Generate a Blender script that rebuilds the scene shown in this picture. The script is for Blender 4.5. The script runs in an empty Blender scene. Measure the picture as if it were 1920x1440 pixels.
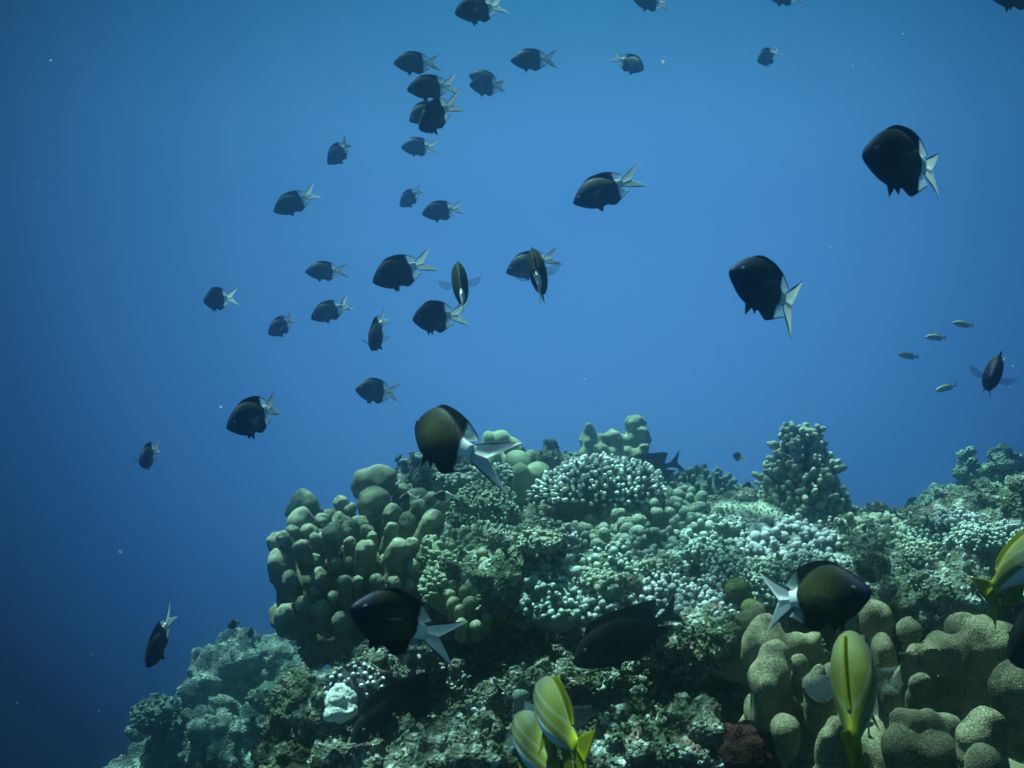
import bpy, math, random
import numpy as np
from mathutils import Vector, Matrix
from mathutils.bvhtree import BVHTree

# ------------------------------------------------------------------ camera, water light, sun, exposure
SC = bpy.context.scene
COL = SC.collection
FPX = 2059.0                                     # focal length in pixels of a 1920 wide frame
cam_data = bpy.data.cameras.new("camera")
cam = bpy.data.objects.new("camera", cam_data)
COL.objects.link(cam)
cam_data.sensor_width = 36.0
cam_data.lens = 36.0 * FPX / 1920.0
cam_data.clip_start = 0.05
cam_data.clip_end = 200.0
cam.location = (0, 0, 0)
cam.rotation_euler = (math.radians(90), 0, 0)
cam_data.dof.use_dof = True
cam_data.dof.focus_distance = 2.7
cam_data.dof.aperture_fstop = 20.0
SC.camera = cam

SUN_DIR = Vector((-0.27, 0.17, 0.95)).normalized()       # towards the sun
SUN_ELEV = math.asin(SUN_DIR.z)
SUN_AZ = math.atan2(SUN_DIR.x, SUN_DIR.y)

world = bpy.data.worlds.new("World")
SC.world = world
world.use_nodes = True
wn, wl = world.node_tree.nodes, world.node_tree.links
wn.clear()
w_out = wn.new("ShaderNodeOutputWorld")
w_bg = wn.new("ShaderNodeBackground")
wl.new(w_bg.outputs[0], w_out.inputs[0])
w_tc = wn.new("ShaderNodeTexCoord")
# open water glows most towards the sunlit side and darkens away from it and downwards
w_dot = wn.new("ShaderNodeVectorMath"); w_dot.operation = 'DOT_PRODUCT'
GLOW = Vector((0.055, 0.97, 0.15)).normalized()
w_dot.inputs[1].default_value = GLOW
wl.new(w_tc.outputs['Generated'], w_dot.inputs[0])
w_ramp = wn.new("ShaderNodeValToRGB")
wl.new(w_dot.outputs['Value'], w_ramp.inputs[0])
cr = w_ramp.color_ramp
cr.interpolation = 'LINEAR'
cr.elements[0].position = 0.0; cr.elements[0].color = (0.028, 0.112, 0.155, 1)
cr.elements[1].position = 1.0; cr.elements[1].color = (0.074, 0.244, 0.490, 1)
for pos, c in ((0.35, (0.014, 0.064, 0.100)), (0.60, (0.0012, 0.0050, 0.014)), (0.74, (0.0010, 0.0035, 0.010)), (0.82, (0.0045, 0.016, 0.047)), (0.88, (0.0122, 0.061, 0.162)), (0.94, (0.037, 0.142, 0.318)), (0.985, (0.068, 0.228, 0.455))):
    e = cr.elements.new(pos); e.color = (*c, 1)
# daylight through the surface overhead
w_sky = wn.new("ShaderNodeTexSky")
w_sky.sky_type = 'NISHITA'; w_sky.sun_disc = False
w_sky.sun_elevation = SUN_ELEV; w_sky.sun_rotation = SUN_AZ
w_sep = wn.new("ShaderNodeSeparateXYZ")
wl.new(w_tc.outputs['Generated'], w_sep.inputs[0])
w_win = wn.new("ShaderNodeMapRange")
w_win.interpolation_type = 'SMOOTHSTEP'
w_win.inputs['From Min'].default_value = 0.45; w_win.inputs['From Max'].default_value = 0.95
w_win.inputs['To Min'].default_value = 0.0; w_win.inputs['To Max'].default_value = 0.014
wl.new(w_sep.outputs['Z'], w_win.inputs['Value'])
w_tint = wn.new("ShaderNodeMix"); w_tint.data_type = 'RGBA'; w_tint.blend_type = 'MULTIPLY'
w_tint.inputs['Factor'].default_value = 1.0
wl.new(w_sky.outputs[0], w_tint.inputs['A'])
w_tint.inputs['B'].default_value = (0.35, 1.0, 0.85, 1)
w_scale = wn.new("ShaderNodeVectorMath"); w_scale.operation = 'SCALE'
wl.new(w_tint.outputs['Result'], w_scale.inputs[0]); wl.new(w_win.outputs[0], w_scale.inputs['Scale'])
w_add = wn.new("ShaderNodeVectorMath"); w_add.operation = 'ADD'
w_low = wn.new("ShaderNodeMapRange"); w_low.interpolation_type = 'SMOOTHSTEP'       # the deep below is dark
w_low.inputs['From Min'].default_value = -0.75; w_low.inputs['From Max'].default_value = -0.15
w_low.inputs['To Min'].default_value = 0.12; w_low.inputs['To Max'].default_value = 1.0
wl.new(w_sep.outputs['Z'], w_low.inputs['Value'])
w_deep = wn.new("ShaderNodeVectorMath"); w_deep.operation = 'SCALE'
wl.new(w_ramp.outputs[0], w_deep.inputs[0]); wl.new(w_low.outputs[0], w_deep.inputs['Scale'])
w_high = wn.new("ShaderNodeValToRGB")                       # towards the surface the water turns teal
wl.new(w_sep.outputs['Z'], w_high.inputs[0])
hr = w_high.color_ramp
hr.elements[0].position = 0.12; hr.elements[0].color = (1, 1, 1, 1)
hr.elements[1].position = 0.36; hr.elements[1].color = (0.30, 0.68, 0.68, 1)
e = hr.elements.new(0.22); e.color = (0.86, 0.98, 0.97, 1)
w_teal = wn.new("ShaderNodeMix"); w_teal.data_type = 'RGBA'; w_teal.blend_type = 'MULTIPLY'
w_teal.inputs['Factor'].default_value = 1.0
wl.new(w_deep.outputs[0], w_teal.inputs['A']); wl.new(w_high.outputs[0], w_teal.inputs['B'])
wl.new(w_teal.outputs['Result'], w_add.inputs[0]); wl.new(w_scale.outputs[0], w_add.inputs[1])
wl.new(w_add.outputs[0], w_bg.inputs['Color'])
w_bg.inputs['Strength'].default_value = 0.425

sun_d = bpy.data.lights.new("sun", 'SUN')
sun_d.energy = 5.0
sun_d.angle = math.radians(0.35)
sun_d.color = (0.53, 1.0, 0.90)
sun = bpy.data.objects.new("sun", sun_d)
COL.objects.link(sun)
sun.rotation_euler = SUN_DIR.to_track_quat('Z', 'Y').to_euler()

SC.view_settings.view_transform = 'Standard'
SC.view_settings.look = 'None'
SC.view_settings.exposure = 1.7
SC.view_settings.gamma = 1.0
SC.render.engine = 'CYCLES'
SC.cycles.use_denoising = True
SC.cycles.max_bounces = 6
SC.cycles.diffuse_bounces = 3
SC.cycles.transparent_max_bounces = 12
SC.cycles.volume_bounces = 3

# ------------------------------------------------------------------ helpers
RNG = np.random.default_rng(7)

def P(px, py, Y):
    """the point at depth Y (metres ahead) that the photograph shows at pixel px, py"""
    return np.array([(px - 960.0) / FPX * Y, Y, -(py - 720.0) / FPX * Y])

def _hash(ix, iy, iz, seed):
    h = (ix * 374761393 + iy * 668265263 + iz * 1274126177 + seed * 974634777) & 0xFFFFFFFF
    h = ((h ^ (h >> 13)) * 1103515245) & 0xFFFFFFFF
    h = ((h ^ (h >> 16)) * 2246822519) & 0xFFFFFFFF
    h = h ^ (h >> 15)
    return (h & 0xFFFF) / 32767.5 - 1.0

def noise3(p, freq, seed=0):
    q = np.asarray(p) * freq + seed * 17.31
    i = np.floor(q).astype(np.int64)
    f = q - i
    u = f * f * f * (f * (f * 6 - 15) + 10)
    r = 0
    for dx in (0, 1):
        for dy in (0, 1):
            for dz in (0, 1):
                w = ((u[:, 0] if dx else 1 - u[:, 0]) * (u[:, 1] if dy else 1 - u[:, 1]) * (u[:, 2] if dz else 1 - u[:, 2]))
                r = r + w * _hash(i[:, 0] + dx, i[:, 1] + dy, i[:, 2] + dz, seed)
    return r

class MB:
    """collects shapes and links them as ONE mesh object"""
    def __init__(self):
        self.V = []; self.F = []; self.A = []; self.n = 0
    def add(self, V, F, A=None):
        V = np.asarray(V, float)
        self.V.append(V)
        self.F.extend([tuple(int(k) + self.n for k in f) for f in F])
        self.A.append(np.zeros(len(V)) if A is None else np.asarray(A, float))
        self.n += len(V)
    def verts(self):
        return np.concatenate(self.V)
    def mesh(self, name, smooth=True):
        me = bpy.data.meshes.new(name)
        me.from_pydata([tuple(v) for v in self.verts()], [], self.F)
        at = me.attributes.new("tip", 'FLOAT', 'POINT')
        at.data.foreach_set('value', np.concatenate(self.A).astype(np.float32))
        if smooth:
            me.polygons.foreach_set('use_smooth', [True] * len(me.polygons))
        me.update()
        return me
    def build(self, name, mat, parent=None, smooth=True):
        return link(name, self.mesh(name, smooth), mat, parent)

def link(name, me, mat, parent=None):
    o = bpy.data.objects.new(name, me)
    if mat is not None and not me.materials:
        me.materials.append(mat)
    COL.objects.link(o)
    if parent is not None:
        o.parent = parent
    return o

def tag(o, label=None, cat=None, group=None, kind=None):
    if label: o["label"] = label
    if cat: o["category"] = cat
    if group: o["group"] = group
    if kind: o["kind"] = kind
    return o

def empty(name, loc=(0, 0, 0)):
    o = bpy.data.objects.new(name, None)
    o.empty_display_size = 0.05
    COL.objects.link(o)
    o.location = loc
    return o

def basis(d):
    d = np.asarray(d, float); d = d / np.linalg.norm(d)
    a = np.array([0, 0, 1.0]) if abs(d[2]) < 0.9 else np.array([1.0, 0, 0])
    u = np.cross(a, d); u /= np.linalg.norm(u)
    return d, u, np.cross(d, u)

def column(base, top, r0, r1, nu=8, nb=3, nc=3, squash=1.0, namp=0.0, nfreq=30.0, seed=0, cap=1.0):
    """a rounded finger from base to top: body rings, then a domed cap; tip attribute runs 0 to 1"""
    base = np.asarray(base, float); top = np.asarray(top, float)
    ln = max(1e-5, np.linalg.norm(top - base))
    d, u, v = basis(top - base)
    capl = min(r1 * cap, ln * 0.8)
    hs, rs = [], []
    for k in range(nb):
        t = k / nb
        hs.append(t * (ln - capl)); rs.append(r0 + (r1 - r0) * t)
    for k in range(nc):
        a = k / nc * math.pi / 2
        hs.append(ln - capl + capl * math.sin(a)); rs.append(r1 * math.cos(a))
    hs = np.array(hs); rs = np.array(rs)
    ph = np.arange(nu) / nu * 2 * math.pi + seed
    ring = np.outer(np.cos(ph), u) + np.outer(np.sin(ph), v) * squash
    V = base + hs[:, None, None] * d + rs[:, None, None] * ring[None]
    V = np.concatenate([V.reshape(-1, 3), top[None]])
    T = np.concatenate([np.repeat(hs / ln, nu), [1.0]])
    if namp:
        ctr = base + np.clip((V - base) @ d, 0, ln - capl)[:, None] * d
        n = V - ctr
        n /= np.maximum(np.linalg.norm(n, axis=1), 1e-6)[:, None]
        V = V + n * (namp * (noise3(V, nfreq, seed % 97) + 0.5 * noise3(V, nfreq * 2.3, seed % 89 + 3) + (0.3 * noise3(V, nfreq * 6.0, seed % 71 + 9) if nu > 20 else 0)))[:, None]
    F = []
    nr = nb + nc
    for k in range(nr - 1):
        for j in range(nu):
            j2 = (j + 1) % nu
            F.append((k * nu + j, k * nu + j2, (k + 1) * nu + j2, (k + 1) * nu + j))
    last = (nr - 1) * nu
    for j in range(nu):
        F.append((last + j, last + (j + 1) % nu, nr * nu))
    F.append(tuple(reversed(range(nu))))
    return V, F, T

def ball(c, r, nu=16, nv=10, power=1.0, namp=0.0, nfreq=10.0, seed=0, lobes=None):
    """ellipsoid (power < 1 squares it off), optionally lumpy"""
    c = np.asarray(c, float); r = np.asarray(r, float) * np.ones(3)
    th = np.linspace(0, math.pi, nv + 1)[1:-1]
    ph = np.arange(nu) / nu * 2 * math.pi
    sp = lambda x: np.sign(x) * np.abs(x) ** power
    X = np.outer(sp(np.sin(th)), sp(np.cos(ph))); Yy = np.outer(sp(np.sin(th)), sp(np.sin(ph)))
    Z = np.repeat(sp(np.cos(th))[:, None], nu, 1)
    V = np.stack([X, Yy, Z], -1).reshape(-1, 3)
    V = np.concatenate([V, [[0, 0, 1.0]], [[0, 0, -1.0]]])
    W = c + V * r
    if namp:
        k = 1 + namp * (noise3(W, nfreq, seed) + 0.5 * noise3(W, nfreq * 2.2, seed + 5))
        W = c + V * r * k[:, None]
    F = []
    n = nv - 1
    for k in range(n - 1):
        for j in range(nu):
            j2 = (j + 1) % nu
            F.append((k * nu + j, (k + 1) * nu + j, (k + 1) * nu + j2, k * nu + j2))
    for j in range(nu):
        j2 = (j + 1) % nu
        F.append((n * nu, j, j2))
        F.append((n * nu + 1, (n - 1) * nu + j2, (n - 1) * nu + j))
    return W, F, (V[:, 2] * 0.5 + 0.5)

def remeshed(mb, voxel, smooth_iter=0):
    """the union of the collected shapes as one skin (numpy verts, polygon list)"""
    me = mb.mesh("union", True)
    o = bpy.data.objects.new("union", me)
    COL.objects.link(o)
    m = o.modifiers.new("r", 'REMESH'); m.mode = 'VOXEL'; m.voxel_size = voxel; m.use_smooth_shade = True
    if smooth_iter:
        s = o.modifiers.new("s", 'SMOOTH'); s.factor = 0.5; s.iterations = smooth_iter
    dg = bpy.context.evaluated_depsgraph_get()
    out = bpy.data.meshes.new_from_object(o.evaluated_get(dg))
    bpy.data.objects.remove(o); bpy.data.meshes.remove(me)
    return out

def mesh_np(me):
    V = np.empty(len(me.vertices) * 3); me.vertices.foreach_get('co', V)
    N = np.empty(len(me.vertices) * 3); me.vertices.foreach_get('normal', N)
    return V.reshape(-1, 3), N.reshape(-1, 3)

def displace(me, layers):
    """push the vertices of a mesh along their normals by octaves of noise: (freq, amp, seed, mode)"""
    for freq, amp, seed, mode in layers:
        V, N = mesh_np(me)
        n = noise3(V, freq, seed)
        if mode == 'billow':
            n = np.abs(n) * 2 - 0.6
        elif mode == 'ridge':
            n = 0.6 - np.abs(n) * 2
        V = V + N * (n * amp)[:, None]
        me.vertices.foreach_set('co', V.ravel())
        me.update()
    me.polygons.foreach_set('use_smooth', [True] * len(me.polygons))

# ------------------------------------------------------------------ materials
class NB:
    def __init__(self, name):
        self.m = bpy.data.materials.new(name); self.m.use_nodes = True
        self.t = self.m.node_tree; self.t.nodes.clear()
        self.out = self.n('ShaderNodeOutputMaterial')
        self.bsdf = self.n('ShaderNodeBsdfPrincipled')
        self.l(self.bsdf.outputs[0], self.out.inputs[0])
        self.co = self.n('ShaderNodeTexCoord').outputs['Object']
    def n(self, kind, **kw):
        nd = self.t.nodes.new(kind)
        for k, v in kw.items(): setattr(nd, k, v)
        return nd
    def l(self, a, b): self.t.links.new(a, b)
    def put(self, sock, v):
        if hasattr(v, 'links') or isinstance(v, bpy.types.NodeSocket): self.l(v, sock)
        else: sock.default_value = v
    def math(self, op, a, b=0.0, c=None):
        nd = self.n('ShaderNodeMath', operation=op)
        self.put(nd.inputs[0], a); self.put(nd.inputs[1], b)
        if c is not None: self.put(nd.inputs[2], c)
        return nd.outputs[0]
    def noise(self, scale, detail=4.0, rough=0.6, co=None):
        nd = self.n('ShaderNodeTexNoise'); nd.inputs['Scale'].default_value = scale
        nd.inputs['Detail'].default_value = detail; nd.inputs['Roughness'].default_value = rough
        self.l(co or self.co, nd.inputs['Vector'])
        return nd.outputs[0]
    def voro(self, scale, feature='F1', co=None):
        nd = self.n('ShaderNodeTexVoronoi', feature=feature); nd.inputs['Scale'].default_value = scale
        self.l(co or self.co, nd.inputs['Vector'])
        return nd.outputs['Distance']
    def step(self, v, a, b, lo=0.0, hi=1.0):
        nd = self.n('ShaderNodeMapRange', interpolation_type='SMOOTHSTEP')
        self.put(nd.inputs['Value'], v)
        nd.inputs['From Min'].default_value = a; nd.inputs['From Max'].default_value = b
        nd.inputs['To Min'].default_value = lo; nd.inputs['To Max'].default_value = hi
        return nd.outputs[0]
    def mix(self, f, a, b, mode='MIX'):
        nd = self.n('ShaderNodeMix', data_type='RGBA', blend_type=mode)
        self.put(nd.inputs['Factor'], f)
        self.put(nd.inputs['A'], (*a, 1) if isinstance(a, tuple) else a)
        self.put(nd.inputs['B'], (*b, 1) if isinstance(b, tuple) else b)
        return nd.outputs['Result']
    def attr(self, name='tip'):
        nd = self.n('ShaderNodeAttribute', attribute_name=name)
        return nd.outputs['Fac']
    def xyz(self):
        nd = self.n('ShaderNodeSeparateXYZ'); self.l(self.co, nd.inputs[0])
        return nd.outputs[0], nd.outputs[1], nd.outputs[2]
    def bump(self, h, strength, dist):
        nd = self.n('ShaderNodeBump'); nd.inputs['Strength'].default_value = strength
        nd.inputs['Distance'].default_value = dist
        self.l(h, nd.inputs['Height'])
        self.l(nd.outputs[0], self.bsdf.inputs['Normal'])
    def done(self, color, rough=0.85, spec=0.15):
        self.put(self.bsdf.inputs['Base Color'], (*color, 1) if isinstance(color, tuple) else color)
        self.bsdf.inputs['Roughness'].default_value = rough
        self.bsdf.inputs['Specular IOR Level'].default_value = spec
        return self.m

def mat_coral(name, c1, c2, tip=None, tip_from=0.7, tip_to=0.95, patch=14.0, polyp=260.0, bump=0.5, speck=None, dark=None):
    b = NB(name)
    n = b.step(b.noise(patch, 5.0), 0.35, 0.65)
    col = b.mix(n, c1, c2)
    fine = b.noise(patch * 9, 3.0, 0.7)
    col = b.mix(b.step(fine, 0.45, 0.7, 0, 0.45), col, tuple(min(1, x * 1.55 + 0.015) for x in c2))
    if dark:
        col = b.mix(b.step(b.noise(patch * 0.7, 6.0, 0.7), 0.52, 0.66), col, dark)
    pol = b.voro(polyp)
    if speck:
        col = b.mix(b.step(pol, 0.42, 0.15, 0, 0.65), col, speck)
    if tip:
        col = b.mix(b.step(b.attr(), tip_from, tip_to), col, tip)
    grain = b.noise(polyp * 0.8, 2.0, 0.6)
    h = b.math('ADD', b.math('MULTIPLY', pol, -0.6), b.math('MULTIPLY', grain, 0.8))
    b.bump(h, bump, 0.0035)
    return b.done(col, 0.9, 0.1)

def mat_rock(name, base, algae, pale, pink, scale=7.0):
    b = NB(name)
    n1 = b.noise(scale, 6.0, 0.65)
    n2 = b.noise(scale * 2.6, 6.0, 0.7)
    n3 = b.noise(scale * 6.0, 3.0, 0.6)
    col = b.mix(b.step(n1, 0.40, 0.60), base, algae)
    col = b.mix(b.step(n2, 0.53, 0.66), col, pale)
    col = b.mix(b.step(b.noise(scale * 1.3 + 3, 3.0), 0.60, 0.70, 0, 0.7), col, pink)
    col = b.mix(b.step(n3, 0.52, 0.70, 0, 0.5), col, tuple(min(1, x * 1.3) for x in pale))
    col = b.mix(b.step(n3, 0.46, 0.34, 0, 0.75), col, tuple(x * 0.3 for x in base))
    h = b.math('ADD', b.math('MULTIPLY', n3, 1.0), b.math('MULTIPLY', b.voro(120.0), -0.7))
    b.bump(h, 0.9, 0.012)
    return b.done(col, 0.95, 0.05)

M = {}
M['rock'] = mat_rock('reef_rock', (0.095, 0.110, 0.080), (0.045, 0.065, 0.035), (0.34, 0.39, 0.34), (0.22, 0.13, 0.13))
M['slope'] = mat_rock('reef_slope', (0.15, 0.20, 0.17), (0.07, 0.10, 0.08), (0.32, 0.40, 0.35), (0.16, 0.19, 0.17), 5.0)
M['pillar'] = mat_coral('pillar_coral', (0.068, 0.080, 0.042), (0.150, 0.165, 0.095), patch=38.0, polyp=480.0, bump=0.5, speck=(0.30, 0.33, 0.23), dark=(0.060, 0.068, 0.032), tip=(0.29, 0.32, 0.23), tip_from=0.66, tip_to=1.1)
M['mound'] = mat_coral('mound_coral', (0.19, 0.24, 0.15), (0.26, 0.32, 0.21), patch=16.0, polyp=420.0, bump=0.25)
M['lobed'] = mat_coral('lobed_coral', (0.070, 0.060, 0.030), (0.170, 0.148, 0.080), patch=19.0, polyp=420.0, bump=0.45, speck=(0.55, 0.55, 0.44), dark=(0.055, 0.055, 0.028))
M['white_tip'] = mat_coral('white_tipped_coral', (0.045, 0.070, 0.055), (0.075, 0.100, 0.075), tip=(0.66, 0.72, 0.66), tip_from=0.66, tip_to=0.86, polyp=500, bump=0.3)
M['knobby'] = mat_coral('knobby_coral', (0.080, 0.112, 0.085), (0.145, 0.195, 0.150), tip=(0.46, 0.55, 0.48), tip_from=0.66, tip_to=1.0, polyp=380, bump=0.8, dark=(0.10, 0.13, 0.075))
M['pale_knobby'] = mat_coral('pale_knobby_coral', (0.090, 0.100, 0.088), (0.180, 0.192, 0.178), tip=(0.52, 0.56, 0.55), tip_from=0.60, tip_to=1.0, polyp=380, bump=0.9, dark=(0.10, 0.10, 0.06))
M['bristly'] = mat_coral('bristly_coral', (0.085, 0.115, 0.075), (0.13, 0.17, 0.12), tip=(0.24, 0.29, 0.23), tip_from=0.5, tip_to=1.0, polyp=210, bump=1.0, speck=(0.40, 0.46, 0.38))
M['leafy'] = mat_coral('leafy_coral', (0.10, 0.14, 0.085), (0.16, 0.21, 0.13), tip=(0.25, 0.30, 0.21), tip_from=0.55, tip_to=1.0, polyp=320, bump=0.8)
M['cone'] = mat_coral('cone_coral', (0.10, 0.13, 0.085), (0.17, 0.20, 0.14), tip=(0.34, 0.39, 0.30), tip_from=0.6, tip_to=1.0, polyp=260, bump=0.9)
M['far_bush'] = mat_coral('bush_coral', (0.05, 0.085, 0.065), (0.08, 0.12, 0.09), tip=(0.12, 0.17, 0.13), tip_from=0.6, tip_to=1.0)
M['brain'] = mat_coral('brain_coral', (0.20, 0.25, 0.17), (0.28, 0.34, 0.24), polyp=180, bump=1.0)
M['pale_crust'] = mat_coral('pale_crust_coral', (0.30, 0.36, 0.28), (0.40, 0.46, 0.37), polyp=260, bump=0.8)
M['green_ball'] = mat_coral('green_coral', (0.065, 0.085, 0.028), (0.105, 0.125, 0.045), polyp=330, bump=0.8)
M['olive_finger'] = mat_coral('olive_finger_coral', (0.105, 0.130, 0.065), (0.170, 0.195, 0.105), tip=(0.24, 0.27, 0.17), tip_from=0.5, tip_to=1.0, polyp=420, bump=0.4)
M['weedy'] = mat_coral('weedy_coral', (0.06, 0.09, 0.06), (0.10, 0.14, 0.10), tip=(0.30, 0.36, 0.28), tip_from=0.55, tip_to=1.0, polyp=200, bump=1.0)
M['mottled'] = mat_coral('mottled_coral', (0.05, 0.05, 0.05), (0.08, 0.08, 0.08), tip=(0.75, 0.78, 0.78), tip_from=0.75, tip_to=0.9, polyp=260, bump=0.6)
M['bleached'] = mat_coral('bleached_coral', (0.38, 0.42, 0.38), (0.60, 0.64, 0.60), polyp=160, bump=0.8, dark=(0.16, 0.18, 0.13))
M['red_sponge'] = mat_coral('red_sponge', (0.022, 0.008, 0.007), (0.042, 0.012, 0.010), polyp=190, bump=1.0, speck=(0.075, 0.045, 0.035))
M['grey_sponge'] = mat_coral('grey_sponge', (0.16, 0.21, 0.18), (0.21, 0.26, 0.22), polyp=380, bump=0.9)
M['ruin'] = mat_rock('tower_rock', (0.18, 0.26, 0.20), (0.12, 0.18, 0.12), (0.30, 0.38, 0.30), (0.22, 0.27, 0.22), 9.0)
M['dark_rock'] = mat_rock('dark_rock', (0.09, 0.11, 0.075), (0.05, 0.07, 0.035), (0.25, 0.28, 0.22), (0.22, 0.12, 0.11), 10.0)
M['ledge'] = mat_rock('ledge_rock', (0.105, 0.115, 0.085), (0.050, 0.065, 0.032), (0.43, 0.47, 0.43), (0.24, 0.12, 0.11), 8.0)

# ------------------------------------------------------------------ reef rock (structure)
def E(mb, px, py, Y, rx, ry, rz, power=1.0, nu=20, nv=14):
    mb.add(*ball(P(px, py, Y), (rx, ry, rz), nu, nv, power))

coarse = MB()
coarse.add(*ball((0.95, 3.32, -1.42), (1.46, 0.74, 0.98), 48, 40, 0.42))           # the plateau block
coarse.add(*ball((0.60, 2.55, -1.50), (1.05, 0.42, 0.80), 40, 30, 0.5))            # the shelf below it
coarse.add(*ball((0.95, 2.0, -1.35), (0.62, 0.42, 0.72), 30, 24, 0.6))             # rise under the lobed coral
for a in [(1010, 1095, 2.50, .16, .10, .07), (1130, 1120, 2.48, .14, .10, .06), (1270, 1110, 2.46, .16, .12, .06),
          (905, 1120, 2.66, .10, .10, .08), (1400, 1120, 2.42, .16, .13, .07), (1560, 1110, 2.45, .20, .16, .09),
          (1700, 1080, 2.5, .22, .2, .10), (1850, 1060, 2.55, .25, .2, .12), (1640, 1000, 2.95, .20, .16, .06),
          (900, 1000, 2.95, .18, .16, .10), (1120, 990, 3.15, .26, .2, .07), (1420, 985, 3.2, .25, .2, .05),
          (660, 1060, 2.90, .14, .13, .12), (620, 1150, 2.92, .12, .12, .12), (700, 1160, 2.85, .16, .12, .10),
          (1000, 910, 3.55, .40, .2, .07), (900, 890, 3.6, .22, .16, .06)]:
    E(coarse, *a)
base_me = remeshed(coarse, 0.03, 4)
displace(base_me, [(4.0, 0.055, 1, ''), (8.0, 0.045, 2, ''), (19.0, 0.016, 3, '')])
BV, BN = mesh_np(base_me)
base_polys = [tuple(p.vertices) for p in base_me.polygons]
tree0 = BVHTree.FromPolygons([Vector(v) for v in BV], base_polys)

# knobs and rubble grown into the rock
fine = MB()
fine.add(BV, base_polys)
cand = np.where((BV[:, 2] > -1.05) & (BV[:, 1] < 4.05))[0]
pick = RNG.choice(cand, 2400)
for k in pick:
    r = RNG.uniform(0.010, 0.030) * (1.25 if BV[k, 2] < -0.55 else 0.9)
    c = BV[k] + RNG.normal(0, 0.012, 3) + BN[k] * r * 0.35
    fine.add(*ball(c, r * RNG.uniform(0.6, 1.4, 3), 8, 6))
rock_me = remeshed(fine, 0.0105, 1)
displace(rock_me, [(14.0, 0.014, 11, ''), (34.0, 0.010, 12, 'ridge'), (75.0, 0.0055, 13, 'billow')])
rock_me.materials.clear()
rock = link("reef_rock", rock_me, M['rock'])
tag(rock, kind="structure")
RV, RN = mesh_np(rock_me)
TREE = BVHTree.FromPolygons([Vector(v) for v in RV], [tuple(p.vertices) for p in rock_me.polygons])

def on_rock(x, y, z=1.0):
    h = TREE.ray_cast(Vector((x, y, z)), Vector((0, 0, -1)))
    return None if h[0] is None else np.array(h[0])

# far reef slope on the left
sl = MB()
for a in [(455, 1290, 3.7, .15, .16, .17), (520, 1262, 3.75, .13, .14, .12), (548, 1215, 3.8, .08, .1, .06), (440, 1235, 3.75, .07, .08, .08),
          (400, 1350, 3.6, .14, .15, .12), (330, 1420, 3.5, .13, .15, .10), (470, 1420, 3.5, .2, .2, .16), (255, 1440, 3.45, .08, .1, .06),
          (420, 1600, 3.6, .34, .3, .36), (570, 1400, 3.7, .2, .2, .3), (405, 1290, 3.7, .06, .07, .08), (600, 1600, 3.8, .45, .3, .6), (300, 1380, 3.6, .08, .08, .06),
          (540, 1340, 3.5, .09, .1, .08), (600, 1330, 3.6, .1, .1, .1), (520, 1420, 3.35, .09, .1, .07), (455, 1370, 3.4, .07, .08, .05)]:
    px, py, Y, rx, ry, rz = a
    E(sl, px, py, Y * 1.28, rx * 1.28, ry * 1.28, rz * 1.28)
sl_me0 = remeshed(sl, 0.02, 2)
sv, sn = mesh_np(sl_me0)
sl2 = MB(); sl2.add(sv, [tuple(p.vertices) for p in sl_me0.polygons])
for k in RNG.choice(len(sv), 420):
    if sv[k, 2] < -1.5: continue
    r = RNG.uniform(0.015, 0.045)
    sl2.add(*ball(sv[k], r * RNG.uniform(0.7, 1.3, 3), 8, 6))
sl_me = remeshed(sl2, 0.013, 1)
displace(sl_me, [(5.0, 0.05, 20, ''), (10.0, 0.032, 21, 'billow'), (22.0, 0.020, 22, 'billow'), (50.0, 0.008, 23, '')])
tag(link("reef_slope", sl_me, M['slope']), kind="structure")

# ------------------------------------------------------------------ coral builders
def fib_dirs(n, zmin=-0.15):
    k = np.arange(n) + 0.5
    z = 1 - (1 - zmin) * k / n
    ph = k * 2.399963
    s = np.sqrt(np.maximum(0, 1 - z * z))
    return np.stack([s * np.cos(ph), s * np.sin(ph), z], 1)

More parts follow.
